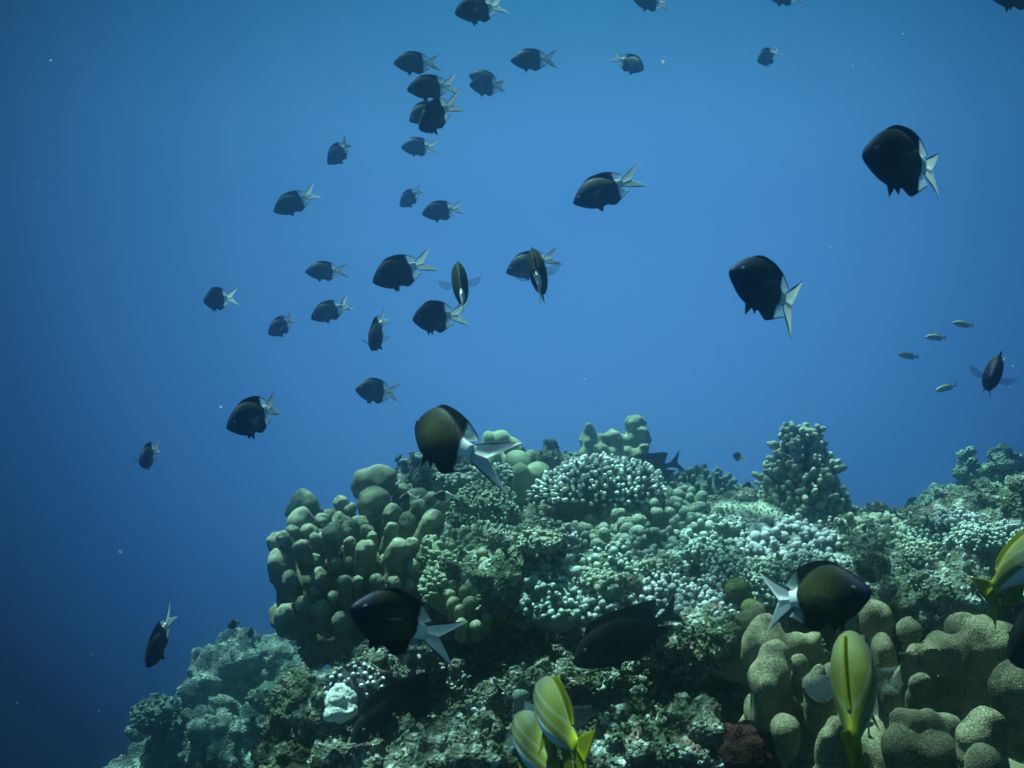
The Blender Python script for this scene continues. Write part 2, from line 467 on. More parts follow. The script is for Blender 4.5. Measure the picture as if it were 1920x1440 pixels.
def dome_coral(name, label, cat, c, rad, n, fr, fl, mat, group=None, up=0.35, zmin=-0.15, knobs=0, base_k=0.93, jitter=0.18, seed=0, squash=1.0, taper=0.85, lump=0.18, nu=8):
    """a colony: a lumpy dome carrying n rounded fingers"""
    rng = np.random.default_rng(seed + 101)
    c = np.asarray(c, float); rad = np.asarray(rad, float)
    fk = rng.uniform(0.8, 1.4) if knobs else 1.0
    fr *= fk; n = int(n / fk ** 1.5)
    mb = MB()
    V, F, T = ball(c, rad * base_k, 24, 16, 1.0, lump, 1.6 / rad.mean(), seed)
    mb.add(V, F, T * 0)
    D = fib_dirs(n, zmin)
    D = D + rng.normal(0, jitter / math.sqrt(n) * 4, D.shape); D /= np.linalg.norm(D, axis=1)[:, None]
    S = D * rad
    k = 1 + lump * (noise3(c + S * base_k, 1.6 / rad.mean(), seed) + 0.5 * noise3(c + S * base_k, 1.6 / rad.mean() * 2.2, seed + 5))
    S = S * (base_k * k)[:, None]
    for i in range(n):
        nrm = D[i] / rad; nrm /= np.linalg.norm(nrm)
        d = nrm + np.array([0, 0, up]) + rng.normal(0, 0.16, 3); d /= np.linalg.norm(d)
        L = fl * rng.uniform(0.6, 1.35); r = fr * rng.uniform(0.7, 1.25)
        b = c + S[i] - d * L * 0.35
        t = c + S[i] + d * L * 0.75
        mb.add(*column(b, t, r, r * taper, nu, 2, 3, squash, r * 0.22, 0.8 / r, int(rng.integers(1000))))
        for q in range(knobs):
            a = rng.uniform(0, 6.28)
            dd, u, v = basis(d)
            o = t + (u * math.cos(a) + v * math.sin(a)) * r * rng.uniform(0.5, 1.0) - d * r * rng.uniform(0.2, 1.3)
            e2 = o + (d * 0.7 + (u * math.cos(a) + v * math.sin(a)) * 0.8) * r * rng.uniform(0.8, 1.3)
            Vq, Fq, Tq = column(o - d * r * 0.6, e2, r * 0.6, r * 0.5, 7, 1, 3, 1.0, r * 0.1, 1.0 / r, i % 50)
            mb.add(Vq, Fq, 0.4 + 0.6 * Tq)
    return tag(mb.build(name, mat), label, cat, group)

def rocklump(name, label, cat, blobs, mat, voxel=0.008, layers=None, group=None, rubble=60, seed=0):
    rng = np.random.default_rng(seed)
    mb = MB()
    for a in blobs: E(mb, *a)
    V = mb.verts()
    ext = (V.max(0) - V.min(0)).mean()
    for k in rng.choice(len(V), rubble):
        r = ext * rng.uniform(0.03, 0.10)
        mb.add(*ball(V[k], r * rng.uniform(0.6, 1.4, 3), 8, 6))
    me = remeshed(mb, voxel, 1)
    displace(me, layers or [(7.0, 0.024, seed + 30, ''), (15.0, 0.022, seed + 31, 'ridge'), (27.0, 0.016, seed + 32, 'billow'), (52.0, 0.008, seed + 34, 'ridge'), (100.0, 0.004, seed + 33, 'billow')])
    me.materials.clear()
    return tag(link(name, me, mat), label, cat, group)

def lobe(px, top, Y, rpx, lpx, toward, name, mat, parent, seed, squash=0.85, cap=1.0, back=0.04, lean=0.3, widen=1.0):
    k = Y / FPX
    r = rpx * k
    t = P(px, top, Y)
    b = P(px + (toward - px) * lean * 0.6, top + lpx * 0.85, Y + back)
    mb = MB()
    mb.add(*column(b, t, r * 0.82 * widen, r, 32, 12, 10, squash, r * 0.26, 0.7 / r, seed, cap))
    return mb.build(name, mat, parent)

# ------------------------------------------------------------------ pillar coral on the left shoulder
pc = empty("pillar_coral", tuple(P(670, 1180, 2.85)))
tag(pc, "large olive pillar coral of upright rounded columns on the left shoulder of the reef", "coral")
pc_inv = Vector(pc.location)
def child(o, root):
    o.matrix_parent_inverse = Matrix.Translation(-Vector(root.location))
    return o
core = MB()
for a in [(668, 1100, 2.84, .16, .13, .115), (600, 1095, 2.84, .11, .11, .115), (760, 1085, 2.82, .12, .13, .09), (575, 1150, 2.80, .085, .10, .055), (690, 1175, 2.86, .15, .12, .06),
          (540, 1165, 2.78, .045, .06, .035), (640, 1190, 2.75, .08, .08, .05), (730, 1000, 3.0, .11, .10, .06), (610, 1010, 2.98, .07, .08, .05)]:
    E(core, *a)
cme = remeshed(core, 0.012, 2)
displace(cme, [(12.0, 0.012, 41, ''), (30.0, 0.008, 42, 'billow')])
cme.materials.clear()
child(link("base", cme, M['pillar'], pc), pc)
LB = [ # px, top, Y, r, length, squash
 (704, 879, 2.98, 40, 60, .8), (705, 914, 2.86, 41, 90, .75), (558, 923, 2.95, 31, 70, .8), (555, 950, 2.84, 38, 95, .8),
 (511, 998, 2.74, 23, 90, .9), (517, 1030, 2.70, 32, 130, .8), (559, 1013, 2.60, 18, 70, .9), (639, 931, 2.97, 15, 60, .9),
 (618, 954, 2.90, 17, 60, .9), (634, 962, 2.78, 23, 80, .9), (620, 982, 2.62, 20, 110, .9), (672, 970, 2.80, 21, 80, .9),
 (684, 1012, 2.60, 23, 110, .9), (751, 1007, 2.58, 25, 110, .9), (736, 979, 2.68, 15, 70, .9), (739, 947, 2.80, 19, 70, .9),
 (793, 938, 2.85, 17, 70, .9), (818, 958, 2.66, 25, 85, .9), (770, 964, 2.76, 18, 70, .9), (757, 908, 2.98, 14, 60, .9),
 (786, 917, 2.95, 22, 60, .9), (631, 1046, 2.60, 10, 45, 1), (651, 1046, 2.61, 10, 45, 1), (645, 1078, 2.56, 17, 70, .9),
 (671, 1083, 2.57, 10, 50, 1), (709, 1079, 2.56, 13, 60, 1), (744, 1081, 2.55, 15, 60, 1), (812, 1008, 2.62, 14, 60, 1),
 (594, 1068, 2.60, 20, 80, .9), (585, 1040, 2.62, 14, 60, .9), (566, 1118, 2.60, 22, 70, .9), (532, 1140, 2.64, 30, 60, .8),
 (600, 1128, 2.58, 20, 70, .9), (780, 1050, 2.58, 14, 70, .9), (700, 1120, 2.58, 18, 70, .9), (575, 985, 2.80, 16, 70, .9), (656, 945, 2.95, 12, 60, 1),
 (600, 965, 2.88, 15, 60, .9), (655, 975, 2.76, 14, 60, .9), (690, 985, 2.72, 13, 60, .9), (715, 960, 2.84, 14, 60, .9), (590, 1000, 2.74, 14, 60, .9), (545, 985, 2.80, 13, 60, .9), (640, 935, 3.0, 13, 60, 1), (590, 1100, 2.60, 12, 40, 1), (622, 1112, 2.58, 11, 40, 1), (675, 1060, 2.62, 9, 40, 1), (715, 1105, 2.57, 10, 40, 1), (770, 1090, 2.57, 12, 40, 1), (700, 1000, 2.68, 11, 40, 1), (650, 990, 2.72, 10, 40, 1), (525, 1000, 2.70, 12, 40, 1), (845, 985, 2.66, 13, 50, 1), (840, 935, 2.78, 12, 50, 1), (812, 925, 2.84, 12, 50, 1), (848, 1015, 2.60, 10, 40, 1),
 (540, 1075, 2.62, 17, 60, .9), (640, 1150, 2.56, 18, 70, .9), (725, 1040, 2.66, 12, 60, 1), (655, 1010, 2.68, 13, 70, 1), (780, 1010, 2.66, 13, 60, 1),
]
for i, (px, top, Y, r, ln, sq) in enumerate(LB):
    child(lobe(px, top, Y, r, ln, 668, "lobe", M['pillar'], pc, 10 + i, sq), pc)

# ------------------------------------------------------------------ smooth lobed coral in the lower right corner
def blended(name, label, cat, specs, mat, voxel=0.0075, it=2, layers=None, group=None, core=()):
    mb = MB()
    for a in core: E(mb, *a)
    for px, top, Y, r, ln, dx in specs:
        k = Y / FPX
        mb.add(*column(P(px + dx, top + ln, Y + 0.05), P(px, top, Y), r * k * 0.9, r * k, 20, 6, 6, 0.9, r * k * 0.14, 0.55 / (r * k), int(px) % 90))
    me = remeshed(mb, voxel, it)
    displace(me, layers or [(15.0, 0.012, 51, ''), (40.0, 0.0025, 52, '')])
    me.materials.clear()
    return tag(link(name, me, mat), label, cat, group)

LL = [(9.0, 0.016, 51, ''), (21.0, 0.007, 52, ''), (55.0, 0.0022, 53, '')]
blended("lobed_coral", "big speckled olive coral with smooth swollen lobes filling the lower right corner", "coral", [
 (1640, 1127, 2.02, 30, 110, 4), (1655, 1180, 1.94, 29, 110, 4), (1706, 1166, 1.98, 26, 110, 0), (1752, 1172, 1.88, 38, 150, -6), (1716, 1190, 1.86, 34, 150, 2), (1775, 1182, 1.86, 30, 150, 0), (1690, 1212, 1.84, 22, 120, 4),
 (1724, 1250, 1.74, 29, 90, 0), (1815, 1156, 2.02, 40, 120, 0), (1850, 1160, 2.0, 36, 120, 0), (1840, 1164, 1.84, 44, 190, 0), (1872, 1176, 1.82, 34, 190, 0), (1815, 1182, 1.84, 30, 170, 0),
 (1655, 1256, 1.70, 22, 90, 14), (1668, 1275, 1.68, 25, 100, 10), (1685, 1325, 1.62, 20, 90, 6), (1712, 1336, 1.61, 20, 90, 0), (1742, 1338, 1.61, 20, 90, 0), (1770, 1345, 1.62, 20, 90, 0),
 (1690, 1372, 1.60, 36, 160, 0), (1745, 1376, 1.60, 42, 160, 0), (1900, 1254, 1.66, 40, 150, 0), (1935, 1262, 1.66, 36, 150, 0), (1624, 1308, 1.66, 14, 80, 10), (1960, 1180, 1.9, 44, 220, 0)],
 M['lobed'], 0.007, 3, LL, core=[(1760, 1470, 1.88, .20, .12, .09), (1870, 1400, 1.92, .16, .12, .09), (1680, 1400, 1.88, .08, .09, .05), (1850, 1560, 1.75, .2, .2, .10), (1640, 1310, 2.03, .07, .1, .05)])
blended("lobed_coral", "single egg shaped olive coral knob in front of the lobed mass, lower right", "coral", [(1846, 1328, 1.50, 35, 220, 4), (1838, 1352, 1.49, 30, 190, 4)], M['lobed'], 0.006, 3, LL, group="round coral knobs in the lower right corner")
blended("lobed_coral", "pale round coral knob cut off by the bottom edge, lower right", "coral", [(1845, 1400, 1.40, 34, 200, 6)], M['lobed'], 0.006, 3, LL, group="round coral knobs in the lower right corner")
blended("lobed_coral", "stocky speckled coral with a leaning flat lobe under the white tail at right", "coral", [
 (1450, 1203, 1.84, 27, 90, -8), (1446, 1228, 1.82, 35, 100, -10), (1432, 1265, 1.80, 34, 90, 4), (1425, 1162, 1.98, 32, 90, 0), (1445, 1178, 1.96, 26, 90, 0), (1497, 1182, 1.95, 24, 120, 0), (1528, 1182, 1.95, 24, 120, 0),
 (1501, 1230, 1.84, 15, 70, 2), (1540, 1236, 1.80, 22, 120, -6), (1524, 1262, 1.79, 20, 120, 0), (1560, 1240, 1.84, 20, 140, 0), (1600, 1190, 1.98, 28, 190, 0), (1600, 1260, 1.88, 24, 170, 0)], M['lobed'], 0.007, 3, LL, core=[(1500, 1370, 1.95, .11, .07, .06), (1450, 1350, 1.9, .05, .07, .05), (1580, 1370, 1.95, .07, .08, .06)])
blended("lobed_coral", "speckled coral ridge rising from the ledge to the white tailed fish at right", "coral", [
 (1418, 1133, 2.05, 24, 100, 0), (1392, 1148, 2.05, 22, 90, 0), (1362, 1166, 2.08, 20, 80, 0), (1340, 1186, 2.1, 18, 70, 0)], M['lobed'], 0.007, 3, LL, core=[(1395, 1235, 2.1, .08, .07, .045)])
blended("lobed_coral", "smooth grey coral column behind the yellow striped snapper's tail", "coral", [
 (1566, 1336, 1.55, 26, 200, 0), (1552, 1356, 1.54, 24, 170, 0), (1590, 1390, 1.58, 22, 170, 0)], M['lobed'], 0.006, 3, LL, core=[(1566, 1500, 1.56, .05, .05, .05)])
blended("lobed_coral", "dim round coral knob beside the red sponge", "coral", [(1472, 1346, 1.74, 27, 160, 0)], M['lobed'], 0.006, 3, LL)

# ------------------------------------------------------------------ corals along the skyline
blended("mound_coral", "smooth grey green mound coral with swollen knobs behind the large fish's tail", "coral", [
 (875, 808, 3.55, 18, 100, 0), (915, 808, 3.5, 15, 100, 0), (940, 807, 3.5, 16, 90, 12), (962, 822, 3.5, 18, 80, 8), (970, 838, 3.35, 27, 90, 0), (935, 842, 3.4, 18, 90, 0), (992, 842, 3.4, 16, 80, 6),
 (1010, 856, 3.45, 24, 70, 0), (1040, 860, 3.5, 24, 60, 0), (1065, 866, 3.5, 16, 60, 0), (978, 872, 3.28, 18, 70, 0), (1010, 870, 3.3, 26, 70, 0), (1060, 848, 3.6, 13, 60, 0), (900, 840, 3.5, 26, 90, 0), (850, 850, 3.55, 28, 120, 0), (830, 862, 3.55, 16, 110, 0)],
 M['mound'], 0.009, 4, core=[(940, 900, 3.5, .16, .12, .06), (1040, 895, 3.5, .10, .1, .05), (860, 900, 3.55, .08, .1, .07)])
blended("pillar_coral", "twin column coral standing on the reef crest in the middle", "coral", [
 (1104, 793, 3.8, 14, 40, 0), (1102, 816, 3.8, 15, 60, 0), (1098, 840, 3.79, 16, 60, 0), (1128, 812, 3.8, 11, 45, 0), (1126, 832, 3.78, 14, 50, 0),
 (1150, 805, 3.8, 14, 40, 0), (1157, 824, 3.8, 19, 60, 0), (1166, 814, 3.82, 13, 50, 0), (1150, 842, 3.78, 14, 40, 0), (1192, 779, 3.82, 20, 40, 0), (1202, 800, 3.8, 15, 50, 0), (1186, 812, 3.8, 15, 50, 0),
 (1206, 832, 3.77, 11, 40, 0), (1196, 850, 3.76, 12, 40, 0), (1176, 838, 3.78, 15, 50, 0), (1120, 860, 3.78, 22, 50, 0)],
 M['mound'], 0.0075, 1, core=[(1150, 885, 3.8, .12, .09, .045)], layers=[(18.0, 0.006, 53, ''), (50.0, 0.0045, 54, 'billow')])
dome_coral("finger_coral", "domed dark coral with hundreds of bright white finger tips", "coral", P(1126, 925, 3.05), (0.180, 0.14, 0.088), 480, 0.0058, 0.034, M['white_tip'], up=0.25, zmin=-0.2, taper=0.9, seed=3)
dome_coral("bush_coral", "dark blue bushy coral on the far crest right of the surgeonfish tail", "coral", P(1320, 930, 4.0), (0.15, 0.12, 0.07), 90, 0.012, 0.05, M['far_bush'], up=0.5, seed=4, zmin=-0.3)
dome_coral("bush_coral", "low dark bushy coral sloping off behind the pale crust", "coral", P(1372, 950, 3.95), (0.09, 0.1, 0.045), 60, 0.012, 0.04, M['far_bush'], up=0.5, seed=5, zmin=-0.3)

# the cone shaped coral
def cone_coral(name, label, c, h, r, mat, seed=9):
    rng = np.random.default_rng(seed)
    mb = MB()
    c = np.asarray(c)
    mb.add(*column(c + np.array([0, 0, -0.10]), c + np.array([0, 0, h * 0.9]), r * 0.72, r * 0.10, 20, 10, 3, 1, 0.012, 30, seed))
    n = 250
    for i in range(n):
        t = (i + 0.5) / n
        z = h * (t ** 1.25) * 0.96 + 0.0
        ra = r * (1 - (z / h)) ** 0.62 * 0.86 + 0.008
        a = i * 2.399963 + rng.normal(0, 0.3)
        out = np.array([math.cos(a), math.sin(a), 0.0])
        p = c + out * ra * rng.uniform(0.75, 1.0) + np.array([0, 0, z])
        d = out + np.array([0, 0, 0.55 + 0.5 * t]); d /= np.linalg.norm(d)
        if rng.uniform() < 0.10: continue
        L = rng.uniform(0.014, 0.040); q = rng.uniform(0.0090, 0.0165)
        mb.add(*column(p - d * L * 1.1, p + d * L * 0.7, q * 0.9, q, 9, 3, 3, 0.9, q * 0.25, 0.7 / q, i))
        for s in range(2):
            o = p + d * L * 0.25 + rng.normal(0, q * 0.6, 3)
            V, F, T = column(o, o + (d + rng.normal(0, 0.5, 3)) * q * 1.5, q * 0.7, q * 0.65, 7, 1, 3, 1, q * 0.15, 0.8 / q, i + s)
            mb.add(V, F, 0.35 + 0.65 * T)
    d = np.array([-0.1, 0, 1.0])
    mb.add(*column(c + np.array([-0.008, 0, h * 0.8]), c + np.array([-0.016, 0, h * 1.02]), 0.014, 0.019, 10, 3, 3, 1, 0.003, 60, 1))
    return tag(mb.build(name, mat), label, "coral")
cone_coral("cone_coral", "tall cone shaped coral of stubby branches standing alone at right like a fir tree", P(1500, 955, 3.25), 0.236, 0.135, M['cone'])
dome_coral("crust_coral", "pale stony foot under the cone shaped coral", "coral", P(1520, 985, 3.2), (0.12, 0.1, 0.06), 120, 0.008, 0.014, M['knobby'], seed=12)

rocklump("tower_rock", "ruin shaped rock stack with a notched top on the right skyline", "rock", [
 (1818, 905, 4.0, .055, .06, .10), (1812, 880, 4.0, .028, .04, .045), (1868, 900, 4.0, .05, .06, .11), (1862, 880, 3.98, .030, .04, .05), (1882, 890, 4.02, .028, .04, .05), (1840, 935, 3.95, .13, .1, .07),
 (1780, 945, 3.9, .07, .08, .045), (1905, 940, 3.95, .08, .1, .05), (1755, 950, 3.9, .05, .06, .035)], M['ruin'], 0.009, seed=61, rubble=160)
dome_coral("brain_coral", "round ribbed brain coral dome under the rock stack at right", "coral", P(1758, 990, 3.1), (0.072, 0.07, 0.062), 10, 0.006, 0.004, M['brain'], seed=13, lump=0.03, base_k=1.0)
dome_coral("knobby_coral", "olive knobby coral heap below the dark fish with a yellow tail", "coral", P(1860, 1010, 2.95), (0.13, 0.12, 0.08), 130, 0.013, 0.02, M['leafy'], seed=14)
dome_coral("knobby_coral", "olive knobby coral heap at the right edge above the yellow snapper", "coral", P(1900, 1050, 2.7), (0.10, 0.10, 0.06), 110, 0.011, 0.018, M['leafy'], seed=15)

# weedy mound and its neighbours
dome_coral("weedy_coral", "shaggy dark mound coral with a pale crown, right of the pillar coral", "coral", P(906, 965, 2.88), (0.098, 0.10, 0.074), 650, 0.0048, 0.012, M['weedy'], up=0.3, zmin=-0.4, seed=16, nu=5, jitter=0.6, lump=0.3)
dome_coral("knobby_coral", "grey nodular coral beneath the large fish's tail", "coral", P(862, 902, 3.1), (0.062, 0.07, 0.04), 110, 0.0075, 0.014, M['knobby'], seed=17, knobs=1)
dome_coral("knobby_coral", "small grey nodular coral between the mound coral and the shaggy dome", "coral", P(935, 895, 3.12), (0.04, 0.05, 0.03), 70, 0.007, 0.013, M['knobby'], seed=18, knobs=1)

# leafy and finger corals left of centre
for i, (px, py, Y, rx, rz, lab) in enumerate([
    (850, 1045, 2.62, .075, .065, "dull green coral of overlapping scale like lobes, right of the pillar coral"),
    (905, 1015, 2.72, .065, .05, "grizzled green coral below the shaggy dome"),
    (965, 1010, 2.78, .05, .04, "speckled low coral left of the dark hollow"),
    (835, 1095, 2.52, .055, .05, "lower clump of scale like coral above the striped fish's white tail")]):
    dome_coral("leafy_coral", lab, "coral", P(px, py + 10, Y), (rx, .075, rz), 120 if i < 2 else 90, 0.0125, 0.018, M['leafy' if i in (0, 3) else 'bristly'], seed=20 + i, squash=0.6, up=0.15)
def fingers(name, label, specs, mat, seed, group=None):
    mb = MB()
    for i, (px, top, Y, r, ln) in enumerate(specs):
        k = Y / FPX
        mb.add(*column(P(px, top + ln, Y + 0.02), P(px, top, Y), r * k * 0.85, r * k, 16, 5, 5, 0.95, r * k * 0.16, 0.6 / (r * k), seed + i))
    return tag(mb.build(name, mat), label, "coral", group)
fingers("finger_coral", "cluster of thick olive coral fingers in the middle of the reef face", [
 (905, 1028, 2.46, 12, 32), (907, 1045, 2.44, 11, 32), (932, 1052, 2.44, 9, 29), (965, 1042, 2.44, 18, 45), (940, 1030, 2.52, 15, 39), (1000, 1058, 2.42, 13, 39),
 (985, 1002, 2.58, 20, 39), (1010, 1000, 2.58, 17, 39), (960, 1008, 2.58, 16, 39), (1002, 1035, 2.48, 16, 35), (925, 1085, 2.42, 7, 19), (985, 1090, 2.40, 7, 19)], M['olive_finger'], 300)
fingers("finger_coral", "lower cluster of olive coral fingers above the dark cave", [
 (888, 1082, 2.42, 19, 52), (870, 1100, 2.40, 10, 32), (850, 1120, 2.40, 12, 39), (862, 1135, 2.36, 9, 39), (845, 1108, 2.42, 10, 32), (905, 1110, 2.40, 14, 39), (880, 1120, 2.38, 14, 39), (912, 1150, 2.36, 12, 32), (940, 1120, 2.40, 12, 39), (865, 1160, 2.34, 14, 39), (895, 1165, 2.34, 14, 32)], M['olive_finger'], 340)
fingers("finger_coral", "pale stubby coral tooth right of the olive fingers", [(1035, 998, 2.62, 12, 60), (1048, 1008, 2.62, 14, 50), (1026, 1012, 2.60, 10, 40)], M['mound'], 380)

# knobby corals over the middle and right
KN = [
 (1045, 1080, 2.44, .075, .055, 'knobby', "bright blue green knobby coral at the front edge, right of the olive fingers"),
 (1040, 1125, 2.36, .060, .050, 'knobby', "knobby coral hanging over the lip, left of the dark surgeonfish"),
 (1110, 1070, 2.52, .080, .050, 'knobby', "knobby blue green coral hillock at the centre of the reef"),
 (1165, 1095, 2.48, .065, .045, 'knobby', "low knobby coral spreading above the dark surgeonfish's back"),
 (1120, 1135, 2.38, .065, .040, 'pale_knobby', "pale violet tinged coral clump directly above the surgeonfish"),
 (1240, 1035, 2.70, .085, .055, 'knobby', "pale green knobby coral below the bristly clumps"),
 (1310, 1010, 2.78, .090, .060, 'knobby', "tallest pale green knobby coral, right of centre on the plateau"),
 (1290, 1060, 2.60, .075, .045, 'knobby', "knobby coral between the two pale green heaps and the lip"),
 (1225, 1085, 2.50, .060, .040, 'knobby', "small knobby coral patch near the middle of the lip"),
 (1260, 1115, 2.40, .070, .045, 'pale_knobby', "pale knobby coral just above the surgeonfish's tail"),
 (1335, 1100, 2.42, .065, .045, 'pale_knobby', "grey violet knobby coral left of the green ball coral"),
 (1385, 1040, 2.62, .080, .060, 'knobby', "knobby coral in the hollow below the pale crust"),
 (1440, 1020, 2.62, .070, .055, 'pale_knobby', "whitish stubby branched coral left of the cone coral's foot"),
 (1500, 1015, 2.60, .075, .050, 'pale_knobby', "whitish stubby branched coral in front of the cone coral"),
 (1420, 1065, 2.46, .065, .050, 'pale_knobby', "whitish branched coral above the green ball coral"),
 (1490, 1065, 2.42, .070, .050, 'pale_knobby', "whitish branched coral behind the head of the right facing fish's tail"),
 (1310, 1145, 2.28, .060, .035, 'pale_knobby', "small pale nodular coral right of the surgeonfish's tail"),
 (1560, 1035, 2.55, .070, .045, 'pale_knobby', "grey nodular coral right of the cone coral, above the right facing fish"),
 (1640, 1000, 2.80, .090, .050, 'cone', "dark green bumpy coral between the cone coral and the brain coral"),
 (1690, 1020, 2.60, .070, .040, 'cone', "dark bumpy coral in front of the brain coral"),
 (1780, 1035, 2.65, .060, .030, 'pale_knobby', "row of whitish nodules under the brain coral"),
 (1610, 1075, 2.40, .060, .035, 'pale_knobby', "pale nodules on the rock just above the right facing fish's brow"),
]
for i, (px, py, Y, rx, rz, mk, lab) in enumerate(KN):
    dome_coral("knobby_coral", lab, "coral", P(px, py + 14, Y), (rx, rx * 1.05, rz), int(7200 * rx * (rx + rz)), 0.0115 if mk != 'cone' else 0.012, 0.029, M[mk], seed=40 + i, knobs=2, up=0.45, lump=0.3)
rngc = np.random.default_rng(5)
ncar = 0
for q in range(400):
    if ncar >= 46: break
    px, py = rngc.uniform(1000, 1915), rngc.uniform(985, 1160)
    v = P(px, py, 1.0); hit = TREE.ray_cast(Vector((0, 0, 0)), Vector(v).normalized())
    if hit[0] is None or not (2.2 < hit[0].y < 3.4) or hit[1].z < 0.15: continue
    r = rngc.uniform(0.022, 0.050)
    mk = ('knobby', 'pale_knobby', 'knobby', 'cone')[ncar % 4]
    dome_coral("knobby_coral", "small knobby coral clump growing on bare rock between the larger corals of the reef top", "coral", np.array(hit[0]) + [0, 0, r * 0.15], (r, r, r * rngc.uniform(0.55, 0.9)), int(26 + 900 * r), 0.0075, 0.017, M[mk], "small knobby clumps carpeting the reef top", seed=400 + ncar, knobs=2, up=0.45, lump=0.35)
    ncar += 1
BR = [
 (1160, 980, 2.95, .085, .055, "bristly grey coral clumps right below the white tipped dome"),
 (1225, 965, 3.0, .085, .060, "bristly grey coral clumps under the right end of the white tipped dome"),
 (1275, 945, 3.1, .075, .050, "bristly grey coral beside the pale crust on the crest"),
 (1120, 1010, 2.85, .060, .035, "small bristly coral tufts in the dark hollow at the centre"),
 (1195, 1010, 2.80, .050, .035, "round bristly coral ball left of the pale green heap"),
 (1075, 1000, 2.85, .050, .030, "dim bristly coral tufts left in the central hollow")]
for i, (px, py, Y, rx, rz, lab) in enumerate(BR):
    dome_coral("bristly_coral", lab, "coral", P(px, py + 10, Y), (rx, rx, rz), int(3800 * rx * (rx + rz)), 0.0165, 0.026, M['bristly'], seed=70 + i, up=0.5, lump=0.25, nu=12, taper=1.05)
dome_coral("crust_coral", "pale smooth crust coral capping the crest left of the cone coral", "coral", P(1385, 975, 3.15), (0.14, 0.12, 0.055), 500, 0.004, 0.006, M['pale_crust'], seed=80, lump=0.2, nu=5)
for i, (px, py, Y, r, lab) in enumerate([(1382, 1105, 2.28, .027, "round green ball coral right of the surgeonfish's tail"), (1408, 1140, 2.2, .021, "smaller green ball coral below the round green one"), (1440, 1122, 2.3, .014, "smallest green ball coral beside the right facing fish's tail")]):
    dome_coral("ball_coral", lab, "coral", P(px, py, Y), (r, r, r * .9), 8, 0.004, 0.003, M['green_ball'], seed=90 + i, lump=0.06, base_k=1.0)

# ------------------------------------------------------------------ ledges and small growths on the reef face
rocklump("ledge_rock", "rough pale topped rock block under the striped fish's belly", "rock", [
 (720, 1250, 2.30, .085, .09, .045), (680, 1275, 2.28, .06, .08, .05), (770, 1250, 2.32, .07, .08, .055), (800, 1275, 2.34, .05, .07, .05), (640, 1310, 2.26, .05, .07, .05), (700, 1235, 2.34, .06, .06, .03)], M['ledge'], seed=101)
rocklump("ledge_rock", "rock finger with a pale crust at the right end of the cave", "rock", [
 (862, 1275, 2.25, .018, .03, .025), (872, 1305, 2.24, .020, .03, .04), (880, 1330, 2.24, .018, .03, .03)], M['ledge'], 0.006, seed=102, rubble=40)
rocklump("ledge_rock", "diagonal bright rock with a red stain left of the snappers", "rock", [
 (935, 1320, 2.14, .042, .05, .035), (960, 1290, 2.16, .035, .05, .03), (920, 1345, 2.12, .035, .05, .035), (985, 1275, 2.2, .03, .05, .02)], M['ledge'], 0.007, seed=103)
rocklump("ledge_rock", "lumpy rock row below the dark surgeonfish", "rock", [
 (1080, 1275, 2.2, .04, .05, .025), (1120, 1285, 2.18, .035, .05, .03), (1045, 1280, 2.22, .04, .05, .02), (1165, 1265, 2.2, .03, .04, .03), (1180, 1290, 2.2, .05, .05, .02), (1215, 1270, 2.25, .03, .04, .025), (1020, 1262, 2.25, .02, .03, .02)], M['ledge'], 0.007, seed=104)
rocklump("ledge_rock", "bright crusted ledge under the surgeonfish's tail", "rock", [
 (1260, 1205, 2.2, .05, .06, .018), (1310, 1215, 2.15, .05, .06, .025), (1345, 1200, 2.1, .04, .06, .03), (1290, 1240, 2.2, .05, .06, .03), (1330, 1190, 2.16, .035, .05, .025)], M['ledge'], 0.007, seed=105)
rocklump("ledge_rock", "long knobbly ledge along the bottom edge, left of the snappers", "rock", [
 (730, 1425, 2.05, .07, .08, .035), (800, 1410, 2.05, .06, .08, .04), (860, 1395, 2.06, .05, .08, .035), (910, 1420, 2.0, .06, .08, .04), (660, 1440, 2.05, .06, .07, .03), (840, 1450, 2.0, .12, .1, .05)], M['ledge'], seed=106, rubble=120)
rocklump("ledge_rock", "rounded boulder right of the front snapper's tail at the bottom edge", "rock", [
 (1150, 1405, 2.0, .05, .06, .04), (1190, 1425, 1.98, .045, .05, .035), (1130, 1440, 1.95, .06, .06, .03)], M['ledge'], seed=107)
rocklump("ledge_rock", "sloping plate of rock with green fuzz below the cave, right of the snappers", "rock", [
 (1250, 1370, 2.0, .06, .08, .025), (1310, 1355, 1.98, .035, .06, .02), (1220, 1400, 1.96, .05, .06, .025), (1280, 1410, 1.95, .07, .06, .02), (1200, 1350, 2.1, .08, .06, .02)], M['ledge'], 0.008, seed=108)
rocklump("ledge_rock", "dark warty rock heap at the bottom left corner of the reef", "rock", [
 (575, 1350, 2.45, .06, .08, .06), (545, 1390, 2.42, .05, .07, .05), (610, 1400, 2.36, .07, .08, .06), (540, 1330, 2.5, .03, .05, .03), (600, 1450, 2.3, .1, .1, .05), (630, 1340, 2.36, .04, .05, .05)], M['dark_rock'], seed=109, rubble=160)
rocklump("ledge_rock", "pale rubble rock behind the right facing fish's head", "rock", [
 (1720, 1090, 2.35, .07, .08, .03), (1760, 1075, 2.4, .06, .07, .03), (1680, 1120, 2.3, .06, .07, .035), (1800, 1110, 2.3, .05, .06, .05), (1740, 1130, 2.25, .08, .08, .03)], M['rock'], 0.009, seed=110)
dome_coral("mottled_coral", "dark knobby coral with scattered white dots on the rock block", "coral", P(665, 1290, 2.17), (0.052, 0.045, 0.035), 46, 0.0055, 0.018, M['mottled'], seed=111, up=0.3)
